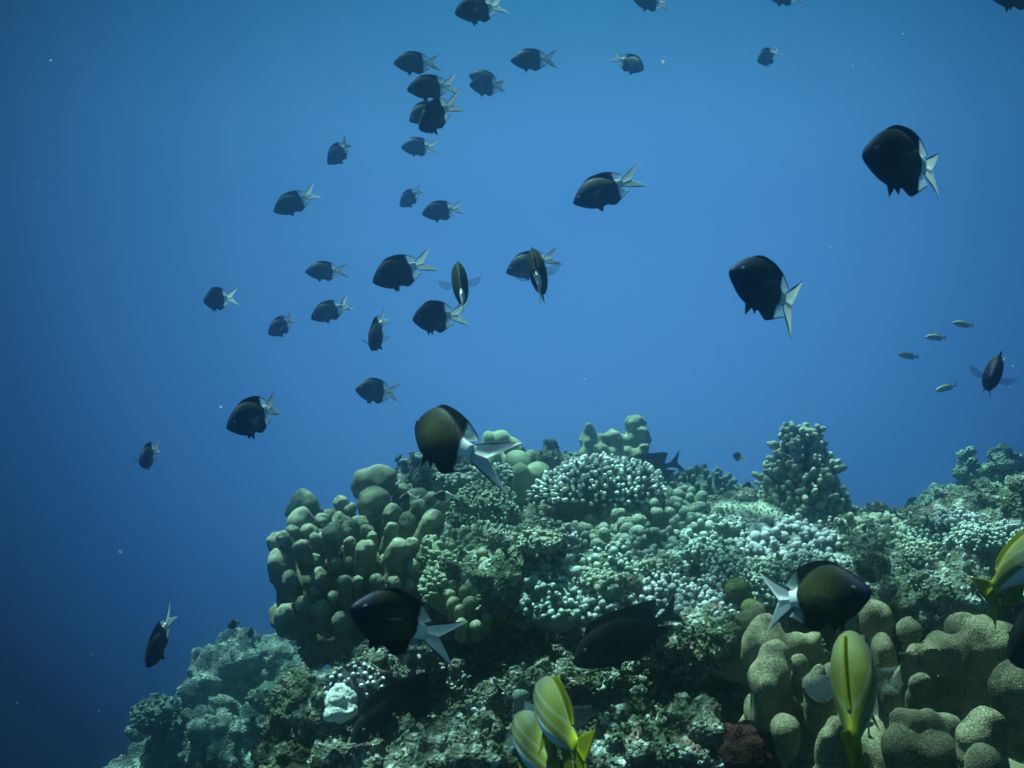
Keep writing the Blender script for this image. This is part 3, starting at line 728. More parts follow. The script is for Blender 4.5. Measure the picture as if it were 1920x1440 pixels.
rocklump("bleached_coral", "bright white bleached coral patch beside the black fish in the cave", "coral", [
 (634, 1315, 2.10, .019, .03, .017), (641, 1336, 2.08, .020, .03, .013), (624, 1338, 2.09, .014, .03, .010)], M['bleached'], 0.005, [(26.0, 0.013, 7, ''), (60.0, 0.008, 8, 'ridge'), (120.0, 0.003, 9, '')], seed=112, rubble=30)
blended("round_sponge", "round grey green sponge behind the snappers", "sponge", [(978, 1290, 2.05, 25, 60, 0)], M['grey_sponge'], 0.006, 3)
rocklump("red_sponge", "dull red crusting sponge at the bottom edge beneath the lobed coral", "sponge", [
 (1405, 1395, 1.85, .045, .04, .035), (1385, 1420, 1.83, .03, .04, .03), (1425, 1420, 1.83, .04, .04, .03)], M['red_sponge'], 0.006, [(40.0, 0.006, 9, ''), (90.0, 0.004, 10, 'billow')], seed=113)
dome_coral("bush_coral", "dark round bushy coral at the foot of the far left slope", "coral", P(290, 1345, 4.4), (0.09, 0.09, 0.077), 90, 0.010, 0.02, M['far_bush'], seed=114)
dome_coral("bush_coral", "dark dome coral in a shaded hollow of the far left slope", "coral", P(505, 1310, 4.3), (0.08, 0.06, 0.065), 40, 0.010, 0.01, M['far_bush'], seed=115)

# short turf and crusting growth over the bare rock
def mat_turf():
    b = NB('reef_turf')
    a = b.attr()
    n = b.noise(9.0, 3.0)
    col = b.mix(b.step(a, 0.15, 0.25), (0.035, 0.055, 0.022), (0.10, 0.12, 0.065))
    col = b.mix(b.step(a, 0.45, 0.55), col, (0.20, 0.25, 0.20))
    col = b.mix(b.step(a, 0.75, 0.82), col, (0.44, 0.48, 0.45))
    col = b.mix(b.step(a, 0.985, 0.995, 0.0, 0.6), col, (0.20, 0.11, 0.10))
    col = b.mix(b.step(n, 0.35, 0.6, 0.0, 0.35), col, (0.06, 0.08, 0.04))
    return b.done(col, 0.95, 0.05)
turf = MB()
hosts = [o for o in COL.objects if o.type == 'MESH' and o.name.split('.')[0] in ('reef_rock', 'ledge_rock')]
for o in hosts:
    HV, HN = mesh_np(o.data)
    ok = np.where((HN[:, 2] > -0.35) & (HV[:, 2] > -0.95) & (HV[:, 1] < 3.9) & (HN[:, 1] < 0.5))[0]
    if len(ok) == 0: continue
    cnt = 3600 if o.name.startswith('reef') else 60
    for k in RNG.choice(ok, cnt):
        c0, n0 = HV[k], HN[k]
        hue = float(np.clip(0.5 + 0.9 * noise3(c0[None], 7.0, 77)[0] + RNG.normal(0, 0.22), 0, 1))
        for q in range(int(RNG.integers(2, 5))):
            c = c0 + RNG.normal(0, 0.006, 3)
            d = n0 + np.array([0, 0, 0.5]) + RNG.normal(0, 0.45, 3)
            d /= np.linalg.norm(d)
            r = RNG.uniform(0.0020, 0.0052); L = r * RNG.uniform(0.9, 2.4)
            V, F, T = column(c - d * r, c + d * L, r, r * RNG.uniform(0.6, 1.0), 5, 1, 2)
            turf.add(V, F, np.full(len(V), float(np.clip(hue + RNG.normal(0, 0.05), 0, 1))))
tag(turf.build("turf_growth", mat_turf()), "short turf and crusting growth over the bare reef rock", "turf", kind="stuff")

# ------------------------------------------------------------------ fish materials (local frame: +X nose, +Z back)
def mat_damsel():
    b = NB('black_scaled_fish')
    x, y, z = b.xyz()
    zig = b.math('PINGPONG', b.math('MULTIPLY', z, 24.0), 0.5)
    ph = b.math('ADD', b.math('MULTIPLY', x, 27.0), b.math('MULTIPLY', zig, 1.3))
    line = b.step(b.math('ABSOLUTE', b.math('SUBTRACT', b.math('FRACT', ph), 0.5)), 0.15, 0.06)
    zone = b.math('MULTIPLY', b.step(x, 0.34, 0.02), b.step(x, -0.44, -0.20))
    zone = b.math('MULTIPLY', zone, b.step(b.math('ABSOLUTE', z), 0.36, 0.04))
    brk = b.step(b.noise(14.0, 1.0), 0.20, 0.50, 0.3, 1.0)
    line = b.math('MULTIPLY', b.math('MULTIPLY', line, zone), brk)
    col = b.mix(b.noise(9.0, 3.0), (0.004, 0.006, 0.004), (0.007, 0.010, 0.006))
    col = b.mix(b.step(x, 0.18, 0.40), col, (0.008, 0.009, 0.030))
    col = b.mix(line, col, (0.190, 0.205, 0.040))
    wv = b.math('ADD', b.math('ADD', x, b.math('MULTIPLY', b.math('SUBTRACT', b.noise(16.0, 2.0), 0.5), 0.05)), b.math('MULTIPLY', b.math('MULTIPLY', z, z), -0.7))
    col = b.mix(b.step(wv, -0.365, -0.39), col, (0.86, 0.90, 0.92))
    return b.done(col, 0.6, 0.12)
def mat_fin(name, dark, pale, alpha_pale, x_from=None, alpha_edge=1.0):
    """fins: dark margin, pale thin membrane (attribute tip = 1 on the margin)"""
    b = NB(name)
    e = b.attr()
    ray = b.noise(60.0, 2.0)
    col = b.mix(b.step(e, 0.45, 0.75), b.mix(ray, tuple(0.8 * k for k in pale), pale), dark)
    al = b.step(e, 0.45, 0.75, alpha_pale, alpha_edge)
    if x_from is not None:
        x, y, z = b.xyz()
        d = b.step(x, x_from[0], x_from[1])
        col = b.mix(d, col, dark)
        al = b.math('MAXIMUM', al, d)
    tl = b.n('ShaderNodeBsdfTranslucent'); b.l(col, tl.inputs[0])
    mx = b.n('ShaderNodeMixShader'); mx.inputs[0].default_value = 0.6
    b.l(b.bsdf.outputs[0], mx.inputs[1]); b.l(tl.outputs[0], mx.inputs[2])
    tr = b.n('ShaderNodeBsdfTransparent')
    ms = b.n('ShaderNodeMixShader')
    b.l(al, ms.inputs[0]); b.l(tr.outputs[0], ms.inputs[1]); b.l(mx.outputs[0], ms.inputs[2])
    b.l(ms.outputs[0], b.out.inputs[0])
    return b.done(col, 0.5, 0.2)
def mat_plain(name, c, rough=0.5, spec=0.3, c2=None):
    b = NB(name)
    col = b.mix(b.noise(14.0, 3.0), c, c2 or tuple(0.7 * k for k in c))
    return b.done(col, rough, spec)
def mat_half():
    b = NB('half_black_half_white_fish')
    x, y, z = b.xyz()
    col = b.mix(b.step(x, -0.04, -0.10), (0.010, 0.010, 0.013), (0.62, 0.66, 0.64))
    return b.done(col, 0.5, 0.3)
def mat_snapper():
    b = NB('yellow_striped_fish')
    x, y, z = b.xyz()
    w = b.math('ADD', z, b.math('MULTIPLY', x, 0.02))
    s = b.math('ABSOLUTE', b.math('SUBTRACT', b.math('FRACT', b.math('MULTIPLY', b.math('ADD', w, 0.2), 17.0)), 0.5))
    stripe = b.math('MULTIPLY', b.step(s, 0.22, 0.12), b.math('MULTIPLY', b.step(w, -0.055, -0.03), b.step(w, 0.085, 0.06)))
    back = b.mix(b.step(x, 0.35, -0.30), (0.100, 0.104, 0.060), (0.175, 0.168, 0.022))
    col = b.mix(b.step(w, -0.03, -0.055), back, (0.62, 0.74, 0.80))
    col = b.mix(b.math('MULTIPLY', stripe, 0.13), col, (0.50, 0.62, 0.62))
    col = b.mix(b.step(x, -0.34, -0.50), col, (0.29, 0.29, 0.010))
    return b.done(col, 0.55, 0.2)
def mat_surgeon(tail=None):
    b = NB('dark_surgeon_fish' + ('_yellow_tail' if tail else ''))
    x, y, z = b.xyz()
    col = b.mix(b.noise(12.0, 4.0), (0.004, 0.006, 0.006), (0.009, 0.012, 0.012))
    if tail:
        col = b.mix(b.step(x, -0.26, -0.28), col, (0.006, 0.006, 0.008))
        col = b.mix(b.step(x, -0.34, -0.36), col, tail)
    return b.done(col, 0.8, 0.05)

FM = {
 'damsel': mat_damsel(),
 'damsel_tail': mat_fin('white_tail_fin', (0.012, 0.014, 0.018), (0.86, 0.90, 0.92), 0.95),
 'damsel_back': mat_fin('black_back_fin', (0.012, 0.015, 0.014), (0.50, 0.58, 0.62), 0.45, (-0.40, -0.34)),
 'black_fin': mat_fin('black_fin', (0.006, 0.007, 0.010), (0.006, 0.007, 0.010), 1.0),
 'clear_fin': mat_fin('clear_fin', (0.03, 0.04, 0.05), (0.05, 0.07, 0.085), 0.22, None, 0.15),
 'eye': mat_plain('fish_eye', (0.004, 0.004, 0.006), 0.35, 0.25),
 'eye_ring': mat_plain('fish_eye_ring', (0.065, 0.07, 0.065), 0.6, 0.1),
 'half': mat_half(),
 'white_fin': mat_fin('pale_tail_fin', (0.55, 0.60, 0.58), (0.62, 0.66, 0.64), 0.75),
 'snapper': mat_snapper(),
 'yellow_fin': mat_fin('yellow_fin', (0.36, 0.355, 0.010), (0.33, 0.325, 0.010), 0.95),
 'pale_fin': mat_fin('pale_blue_fin', (0.45, 0.55, 0.60), (0.40, 0.50, 0.56), 0.12, None, 0.10),
 'surgeon': mat_surgeon(),
 'surgeon_yellow': mat_surgeon((0.42, 0.36, 0.03)),
 'yellow_dull': mat_fin('dull_yellow_fin', (0.40, 0.36, 0.04), (0.40, 0.36, 0.04), 1.0),
 'slim': mat_plain('slim_olive_fish', (0.16, 0.20, 0.09), 0.5, 0.3, (0.24, 0.28, 0.17)),
 'slim_fin': mat_fin('slim_fish_fin', (0.26, 0.28, 0.18), (0.26, 0.28, 0.18), 0.8),
}

# ------------------------------------------------------------------ fish builder (unit length nose to tail base)
def spline(xs, ys, x):
    """smooth interpolation through the outline points"""
    xs = np.asarray(xs, float); ys = np.asarray(ys, float)
    m = np.gradient(ys, xs)
    k = np.clip(np.searchsorted(xs, x) - 1, 0, len(xs) - 2)
    h = xs[k + 1] - xs[k]; t = (x - xs[k]) / h
    return ((2*t**3 - 3*t**2 + 1) * ys[k] + (t**3 - 2*t**2 + t) * h * m[k] + (-2*t**3 + 3*t**2) * ys[k + 1] + (t**3 - t**2) * h * m[k + 1])

SHAPES = {
 'damsel': dict(s=[0, .03, .08, .16, .28, .42, .56, .70, .80, .88, .94, 1],
   up=[.004, .055, .105, .172, .245, .280, .268, .215, .150, .098, .078, .076], lo=[.004, .040, .080, .135, .200, .240, .240, .192, .132, .086, .070, .070],
   w=[.004, .035, .060, .085, .108, .114, .106, .080, .054, .034, .025, .018]),
 'surgeon': dict(s=[0, .03, .08, .16, .28, .42, .56, .70, .82, .90, .95, 1],
   up=[.004, .05, .11, .175, .225, .240, .232, .195, .130, .070, .042, .040], lo=[.004, .05, .09, .135, .185, .215, .215, .185, .120, .062, .040, .038],
   w=[.004, .03, .05, .07, .085, .09, .085, .068, .045, .026, .018, .014]),
 'snapper': dict(s=[0, .03, .08, .16, .28, .42, .56, .70, .82, .90, .95, 1],
   up=[.004, .03, .065, .105, .145, .155, .145, .120, .085, .060, .050, .050], lo=[.004, .03, .055, .09, .125, .145, .140, .105, .070, .052, .046, .046],
   w=[.004, .03, .055, .080, .100, .106, .100, .078, .052, .034, .026, .020]),
 'slim': dict(s=[0, .03, .08, .16, .28, .42, .56, .70, .82, .90, .95, 1],
   up=[.004, .03, .06, .10, .135, .15, .145, .12, .085, .055, .045, .045], lo=[.004, .03, .06, .095, .125, .14, .135, .115, .08, .05, .042, .042],
   w=[.004, .03, .05, .07, .085, .09, .085, .065, .045, .028, .02, .015]),
}
SHAPES['half'] = SHAPES['damsel']

def bend_pts(V, bend):
    V = np.array(V, float)
    t = np.maximum(0, 0.12 - V[:, 0])
    V[:, 1] += bend * t ** 2
    return V

def fin_sheet(inner, outer, edge=0.25, cols=5, th=0.005, margin_sides=False):
    """thin fin between two polylines (lists of xyz); margin attribute 1 along the outer line"""
    inner = np.asarray(inner, float); outer = np.asarray(outer, float)
    n = len(inner)
    us = np.array([0, 0.35, 0.65, 1 - edge * 0.6, 1 - edge * 0.3, 1.0])
    V, A = [], []
    for side in (1, -1):
        for k, u in enumerate(us):
            p = inner * (1 - u) + outer * u
            p = p + np.array([0, side * th * (1 - 0.7 * u), 0])
            V.append(p); A.append(np.full(n, 1.0 if u >= 1 - edge * 0.31 else 0.0))
    V = np.concatenate(V); A = np.concatenate(A)
    F = []
    nu = len(us)
    for sd in (0, 1):
        o = sd * nu * n
        for k in range(nu - 1):
            for j in range(n - 1):
                q = (o + k * n + j, o + k * n + j + 1, o + (k + 1) * n + j + 1, o + (k + 1) * n + j)
                F.append(q if sd == 0 else q[::-1])
    o = nu * n
    for k in range(nu - 1):
        for j in (0, n - 1):
            F.append((k * n + j, (k + 1) * n + j, o + (k + 1) * n + j, o + k * n + j))
    for k in (0, nu - 1):
        for j in range(n - 1):
            F.append((k * n + j, k * n + j + 1, o + k * n + j + 1, o + k * n + j))
    return V, F, A

def fish_meshes(kind, bend=0.0, spread=1.0, pect=0.5, dorsal=1.0, tail_len=1.0):
    S = SHAPES[kind if kind in SHAPES else 'surgeon']
    if kind == 'damsel': S = dict(S, up=[k * 1.10 for k in S['up']], lo=[k * 1.13 for k in S['lo']], w=[k * 1.05 for k in S['w']])
    s = np.concatenate([np.linspace(0, 0.1, 6)[:-1], np.linspace(0.1, 1.0, 22)])
    up = np.maximum(spline(S['s'], S['up'], s), 0.003); lo = np.maximum(spline(S['s'], S['lo'], s), 0.003); w = np.maximum(spline(S['s'], S['w'], s), 0.003)
    nu = 18
    ph = np.arange(nu) / nu * 2 * math.pi
    sz = np.sin(ph); cy = np.cos(ph)
    V = []
    for k in range(len(s)):
        zz = np.where(sz >= 0, up[k] * np.abs(sz) ** 0.9, -lo[k] * np.abs(sz) ** 0.9)
        yy = w[k] * np.sign(cy) * np.abs(cy) ** 1.15
        V.append(np.stack([np.full(nu, 0.5 - s[k]), yy, zz], 1))
    V = np.concatenate(V)
    F = []
    for k in range(len(s) - 1):
        for j in range(nu):
            j2 = (j + 1) % nu
            F.append((k * nu + j, (k + 1) * nu + j, (k + 1) * nu + j2, k * nu + j2))
    F.append(tuple(range(nu))); F.append(tuple(reversed(range((len(s) - 1) * nu, len(s) * nu))))
    parts = []
    U = lambda q: float(np.interp(q, s, up)); Lo = lambda q: float(np.interp(q, s, lo)); W = lambda q: float(np.interp(q, s, w))
    def one(name, mat, items):
        mb = MB()
        for v, f, a in items: mb.add(bend_pts(v, bend), f, a)
        parts.append((name, mat, mb.mesh(name), []))
    body_mat = {'damsel': 'damsel', 'half': 'half', 'snapper': 'snapper', 'slim': 'slim', 'surgeon': 'surgeon', 'surgeon_yellow': 'surgeon_yellow'}[kind]
    one('body', body_mat, [(V, F, None)])
    # tail
    tz = U(1.0)
    if kind in ('damsel', 'half'):
        tl, ts = (0.42 * tail_len, 0.25 * spread) if kind == 'damsel' else (0.28, 0.16)
    elif kind == 'snapper': tl, ts = 0.30, 0.20 * spread
    elif kind == 'slim': tl, ts = 0.22, 0.12
    else: tl, ts = 0.26, 0.20 * spread
    notch = {'damsel': 0.17, 'half': 0.16, 'snapper': 0.18, 'slim': 0.12}.get(kind, 0.15)
    items = []
    for sg in (1, -1):
        t = np.linspace(0, 1, 9)
        ox = -0.49 - tl * t
        oz = sg * (tz * 0.9 + (ts - tz * 0.9) * t ** 0.85)
        if kind in ('surgeon', 'surgeon_yellow'): oz = sg * (tz * 0.9 + (ts - tz * 0.9) * t ** 1.5)
        ix = -0.49 - (notch * np.minimum(1, t * 2.0) + (tl - notch) * np.maximum(0, t * 2 - 1) ** 1.0 * 0.98)
        iz = sg * (0.0 + (ts * 0.97) * np.maximum(0, t * 2 - 1) ** 1.05)
        items.append(fin_sheet(np.stack([ix, 0 * t, iz], 1), np.stack([ox, 0 * t, oz], 1), 0.32 if kind == 'damsel' else 0.2, th=0.006))
    tail_mat = {'damsel': 'damsel_tail', 'half': 'white_fin', 'snapper': 'yellow_fin', 'slim': 'slim_fin', 'surgeon': 'black_fin', 'surgeon_yellow': 'yellow_dull'}[kind]
    one('tail_fin', tail_mat, items)
    # dorsal fin
    if kind != 'half':
        a, b = {'damsel': (0.24, 0.93), 'surgeon': (0.18, 0.93), 'surgeon_yellow': (0.18, 0.93), 'snapper': (0.30, 0.86), 'slim': (0.28, 0.85)}[kind]
        q = np.linspace(a, b, 16)
        hgt = {'damsel': 0.038, 'surgeon': 0.075, 'surgeon_yellow': 0.075, 'snapper': 0.035, 'slim': 0.02}[kind] * dorsal
        rise = np.minimum(1, (q - a) / (0.22 if kind == 'damsel' else 0.10)) * (1 + 0.9 * np.clip((q - 0.68) / 0.2, 0, 1) ** 1.5 * (kind != 'snapper'))
        rise *= np.where(q > b - 0.05, np.maximum(0.25, (b - q) / 0.05), 1) if kind == 'snapper' else 1
        crest = hgt * rise
        if kind == 'damsel': crest = dorsal * np.interp(q, [.24, .40, .55, .68, .80, .88, .93], [0, .034, .056, .090, .118, .100, .055])
        top = np.array([U(k) for k in q]) + crest
        lean = 0.02 + 0.09 * np.clip((q - 0.6) / 0.3, 0, 1)
        if kind == 'snapper': lean = 0.02 + 0 * q
        one('dorsal_fin', {'damsel': 'damsel_back', 'snapper': 'yellow_fin', 'slim': 'slim_fin'}.get(kind, 'black_fin'),
            [fin_sheet([(0.5 - k, 0, U(k) * 0.93) for k in q], [(0.5 - k - l, 0, z) for k, l, z in zip(q, lean, top)], 0.2, th=0.013 if kind == 'snapper' else 0.008)])
        a, b = {'damsel': (0.56, 0.91), 'surgeon': (0.45, 0.92), 'surgeon_yellow': (0.45, 0.92), 'snapper': (0.66, 0.84), 'slim': (0.6, 0.84)}[kind]
        q = np.linspace(a, b, 11)
        hh = {'damsel': 0.095, 'surgeon': 0.06, 'surgeon_yellow': 0.06, 'snapper': 0.11, 'slim': 0.03}[kind]
        rise = np.minimum(1, (q - a) / 0.09) * (1 if kind != 'snapper' else np.linspace(1.3, 0.5, 11))
        low = np.array([Lo(k) for k in q]) + hh * rise
        lean = 0.03 + 0.13 * np.clip((q - a) / (b - a), 0, 1)
        one('anal_fin', {'damsel': 'damsel_back', 'snapper': 'yellow_fin', 'slim': 'slim_fin'}.get(kind, 'black_fin'),
            [fin_sheet([(0.5 - k, 0, -Lo(k) * 0.93) for k in q], [(0.5 - k - l, 0, -z) for k, l, z in zip(q, lean, low)], 0.2, th=0.008)])
    # paired fins
    if kind not in ('slim', 'half'):
        for sg in (1, -1):
            x0 = 0.16 if kind == 'damsel' else 0.2
            ln = {'damsel': 0.17, 'snapper': 0.18}.get(kind, 0.12)
            z0 = -Lo(0.5 - x0) * 0.92
            t = np.linspace(0, 1, 6)
            inner = np.stack([x0 - 0.02 - 0.10 * t, sg * (0.02 + 0.0 * t), z0 + 0.015 + 0 * t], 1)
            outer = np.stack([x0 - 0.02 - 0.10 * t - ln * (0.55 - 0.25 * t), sg * (0.035 + 0.03 * (1 - t)), z0 - ln * (1 - t) ** 0.8 * 0.75], 1)
            one('pelvic_fin', {'snapper': 'yellow_fin'}.get(kind, 'black_fin'), [fin_sheet(inner, outer, 0.2)])
        for sg in (1, -1):
            x0, z0 = 0.16, -0.05
            y0 = W(0.5 - x0) * 0.93
            t = np.linspace(0, 1, 8)
            ln = {'damsel': 0.24, 'snapper': 0.24}.get(kind, 0.2)
            inner = np.stack([np.full(8, x0), np.full(8, sg * y0), z0 + 0.04 - 0.075 * t], 1)
            ang = (0.5 - t) * 1.0
            rr = ln * (1 - 0.62 * t ** 1.2)
            out_y = math.sin(pect * 1.4); out_x = math.cos(pect * 1.4)
            outer = np.stack([x0 - rr * np.cos(ang) * out_x - 0.02, sg * (y0 + rr * np.cos(ang) * out_y), z0 + 0.03 + rr * np.sin(ang) * 0.8 - 0.04 * t], 1)
            one('pectoral_fin', {'snapper': 'pale_fin', 'surgeon': 'black_fin', 'surgeon_yellow': 'black_fin'}.get(kind, 'clear_fin'), [fin_sheet(inner, outer, 0.12, th=0.003)])
    # eyes: ring with a dark pupil as its own sub-part
    if True:
        es, ez = {'damsel': (0.135, 0.055), 'half': (0.13, 0.05), 'snapper': (0.13, 0.03), 'slim': (0.12, 0.02)}.get(kind, (0.17, 0.085))
        er = {'damsel': 0.036, 'half': 0.04, 'snapper': 0.032, 'slim': 0.035}.get(kind, 0.026)
        for sg in (1, -1):
            y = sg * W(es) * 0.86
            mb = MB(); v, f, a = ball((0.5 - es, y, ez), (er, er * 0.5, er), 14, 8); mb.add(v, f, a)
            mb2 = MB(); v, f, a = ball((0.5 - es, y + sg * er * 0.26, ez), (er * 0.66, er * 0.4, er * 0.66), 12, 8); mb2.add(v, f, a)
            parts.append(('eye', 'eye_ring', mb.mesh('eye'), [('pupil', 'eye', mb2.mesh('pupil'))]))
    return parts

LIB = {}
def fish_proto(kind, var):
    key = (kind, var)
    if key not in LIB:
        kw = {0: dict(), 1: dict(bend=0.22, spread=1.05, pect=0.4), 2: dict(bend=-0.25, spread=0.95, pect=0.6), 3: dict(bend=0.08, spread=0.75, pect=1.0, tail_len=0.85),
              4: dict(bend=-0.45, spread=1.1, pect=0.3), 5: dict(bend=0.5, spread=1.0, pect=0.5), 6: dict(bend=0.05, spread=1.2, pect=0.35, tail_len=0.95), 7: dict(bend=-0.85, spread=1.1, pect=0.3, tail_len=0.8), 8: dict(bend=-0.10, spread=1.45, pect=0.3, tail_len=0.72)}[var]
        LIB[key] = fish_meshes(kind, **kw)
    return LIB[key]

UNIT = {'damsel': (0.095, 0.68), 'half': (0.050, 0.52), 'snapper': (0.185, 0.34), 'surgeon': (0.19, 0.58), 'surgeon_yellow': (0.17, 0.58), 'slim': (0.075, 0.30)}
NAMES = {'damsel': 'black_fish', 'half': 'two_tone_fish', 'snapper': 'striped_snapper', 'surgeon': 'surgeon_fish', 'surgeon_yellow': 'surgeon_fish', 'slim': 'slim_fish'}

def fish(kind, nose, base, H, sign, roll, var, label, group=None, Y=None, simple=False):
    """nose and tail-base pixels, body height in pixels, sign +1 nose nearer the camera / -1 away"""
    L, ratio = UNIT[kind]
    if Y is None: Y = FPX * L * ratio / H
    n = np.linalg.norm(P(*nose, Y) - P(*base, Y))
    L = max(L, n * 1.001)
    lo_, hi_ = 0.0, L * 0.5
    for _ in range(30):                          # the half depth that gives the fish its true length
        m_ = (lo_ + hi_) / 2
        if np.linalg.norm(P(*nose, Y - sign * m_) - P(*base, Y + sign * m_)) < L: lo_ = m_
        else: hi_ = m_
    pn, pb = P(*nose, Y - sign * lo_), P(*base, Y + sign * lo_)
    ctr = (pn + pb) / 2
    ax = pn - pb
    ax /= np.linalg.norm(ax)
    X = Vector(ax)
    Zr = Vector((0, 0, 1))
    Yv = Zr.cross(X)
    if Yv.length < 0.2: Yv = Vector((0, 1, 0)).cross(X)
    Yv.normalize()
    Zv = X.cross(Yv)
    Rm = Matrix((X, Yv, Zv)).transposed().to_4x4()
    Rm = Rm @ Matrix.Rotation(math.radians(roll), 4, 'X')
    root = empty(NAMES[kind])
    root.matrix_world = Matrix.Translation(Vector(ctr)) @ Rm @ Matrix.Scale(L, 4)
    q_ = random.Random(label)
    root.matrix_world = root.matrix_world @ Matrix.Diagonal((1.0, q_.uniform(0.92, 1.1) * (0.82 if kind == 'snapper' else 1.0), q_.uniform(0.95, 1.06), 1.0))
    tag(root, label, "fish", group)
    for nm, mt, me, subs in fish_proto(kind, var):
        o = link(nm, me, FM[mt], root)
        for sn, sm, sme in subs:
            link(sn, sme, FM[sm], o)
    return root

G1 = "black fish with white tails schooling above the reef"
D = 'damsel'
FISH = [
 (D, (853, 26), (922, 12), 56, 1, 0, 0, "black white tailed fish at the top edge, its back cut off by the frame", G1),
 (D, (738, 119), (801, 118), 44, 1, 0, 0, "leftmost black white tailed fish of the level row below the top edge", G1),
 (D, (957, 114), (1021, 112), 43, 1, 0, 6, "black fish with widely forked white tail, right of the faded pair near the top", G1),
 (D, (879, 140), (928, 158), 31, -1, 0, 1, "faded fish half hidden behind its equally faded partner near the top", G1),
 (D, (880, 160), (929, 162), 39, 1, 0, 3, "faded front fish of the small overlapping pair near the top", G1),
 (D, (763, 169), (832, 161), 50, 1, 0, 6, "upper fish of the black stack of three, white forked tail spread wide", G1),
 (D, (787, 243), (832, 202), 60, 1, -12, 1, "darkest lowest fish of the black stack of three, nose pointing down", G1),
 (D, (768, 228), (818, 200), 42, 1, 0, 0, "blue hazed fish peeking out behind the lowest fish of the stack of three", G1),
 (D, (615, 308), (648, 274), 37, 1, 0, 2, "small dark fish nosing steeply down, left of the level fish under the stack", G1),
 (D, (752, 277), (803, 275), 34, 1, 0, 0, "small level black fish directly under the stack of three", G1),
 (D, (513, 398), (572, 370), 40, 1, 0, 1, "pale hazed grey fish with raised tail at far left, upper half", G1),
 (D, (750, 387), (779, 362), 33, 1, 0, 3, "tiniest grey fish of the close pair of small ones under the stack", G1),
 (D, (791, 402), (848, 392), 40, 1, 0, 0, "small black fish with a light spot on its flank", G1),
 (D, (1075, 382), (1168, 343), 66, 1, 0, 0, "solitary sharp black fish with a white tail in clear water right of centre", G1),
 (D, (949, 512), (1022, 487), 52, 1, 0, 2, "dark fish half hidden behind the one turned end on, middle of the picture", G1),
 (D, (1004, 498), (1014, 528), 102, -1, -14, 3, "olive fish turned end on in front of another, white tail towards the viewer", G1),
 (D, (382, 565), (421, 559), 43, 1, 0, 1, "small black fish farthest left at mid height", G1),
 (D, (572, 510), (630, 508), 38, 1, 0, 0, "level black fish with dark forked tail, left of the crisp black one", G1),
 (D, (699, 530), (777, 499), 62, 1, 0, 1, "crisp black fish with its tall white tail streamer, left of the end on fish", G1),
 (D, (857, 512), (871, 560), 92, -1, -8, 3, "black fish seen from behind with both fins spread like wings", G1),
 (D, (774, 600), (840, 592), 64, 1, 0, 1, "plump black fish below the winged one, side fin trailing", G1),
 (D, (583, 598), (638, 575), 41, 1, 0, 6, "grey black fish with upright white tail, upper of the two at left middle", G1),
 (D, (503, 627), (543, 602), 38, 1, 0, 2, "grey black fish tilted down, lower left of the two at left middle", G1),
 (D, (697, 656), (713, 606), 60, 1, 8, 3, "olive fish diving towards the viewer with a white tail above it", G1),
 (D, (666, 731), (726, 735), 48, 1, 0, 0, "black fish over open water, above and left of the large patterned one", G1),
 (D, (425, 803), (508, 768), 74, 1, 0, 2, "large black fish at lower left with a long dark tail streamer", G1),
 (D, (781, 797), (860, 843), 118, -1, 12, 4, "large yellow scaled black fish bending its white tail in front of the reef crest", G1),
 (D, (1368, 507), (1476, 564), 112, 1, 0, 8, "large black fish with fine yellow scale lines and spread white fins, right half", G1),
 (D, (1421, 116), (1450, 101), 34, 1, 0, 3, "lone small brown fish high on the right", G1),
 (D, (1617, 290), (1748, 312), 124, 1, 0, 2, "large blurred black fish with hanging belly fins at upper right", G1),
 (D, (1437, -10), (1489, -8), 40, 1, 0, 0, "dark fish belly just showing at the top edge, right of centre", G1),
 (D, (1850, -14), (1935, -14), 68, 1, 0, 0, "dark fish cut off by the top right corner", G1),
 (D, (1187, -2), (1236, 5), 38, 1, 0, 0, "fish with white tail cut off by the top edge near the middle", G1),
 (D, (1207, 131), (1168, 113), 36, 1, 0, 2, "small grey fish facing right, near the top right of centre", G1),
 (D, (1857, 712), (1866, 690), 84, 1, -18, 3, "blurred fish seen end on near the right edge with fins spread", G1),
 (D, (263, 871), (287, 845), 48, 1, 0, 3, "small dark fish farthest left above the drop off", G1),
 (D, (276, 1252), (312, 1172), 66, 1, 0, 0, "dark fish pointing straight down over the deep water at lower left", G1),
 (D, (657, 1140), (788, 1184), 116, 1, 0, 1, "large purple faced fish with yellow scale rows in front of the pillar coral", G1),
 (D, (1634, 1112), (1480, 1124), 134, 1, 0, 6, "large blurred black fish facing right with a broad white tail, lower right", G1),
]
for k, p1, p2, H, sg, roll, var, lab, g in FISH:
    fish(k, p1, p2, H, sg, roll, var, lab, g)
G2 = "tiny black and white fish close to the reef"
for p1, p2, H, Y, lab in [((427, 1174), (449, 1168), 13, 2.9, "tiny fish, black front and white rear, left one above the far slope"), ((464, 1188), (477, 1186), 11, 3.0, "tinier black and white fish, right one above the far slope"),
    ((747, 937), (780, 934), 26, 2.62, "two tone fish nestled among the pillar coral tops"), ((812, 930), (852, 931), 25, 2.55, "two tone fish facing left against the shaggy dome coral"),
    ((1374, 853), (1394, 861), 17, 3.3, "two tone fish hovering in open water left of the cone coral"), ((1392, 911), (1416, 913), 19, 3.2, "two tone fish touching the left side of the cone coral")]:
    fish('half', p1, p2, H, 1, 0, 0, lab, G2, Y=Y)
G3 = "slim olive fish in open water"
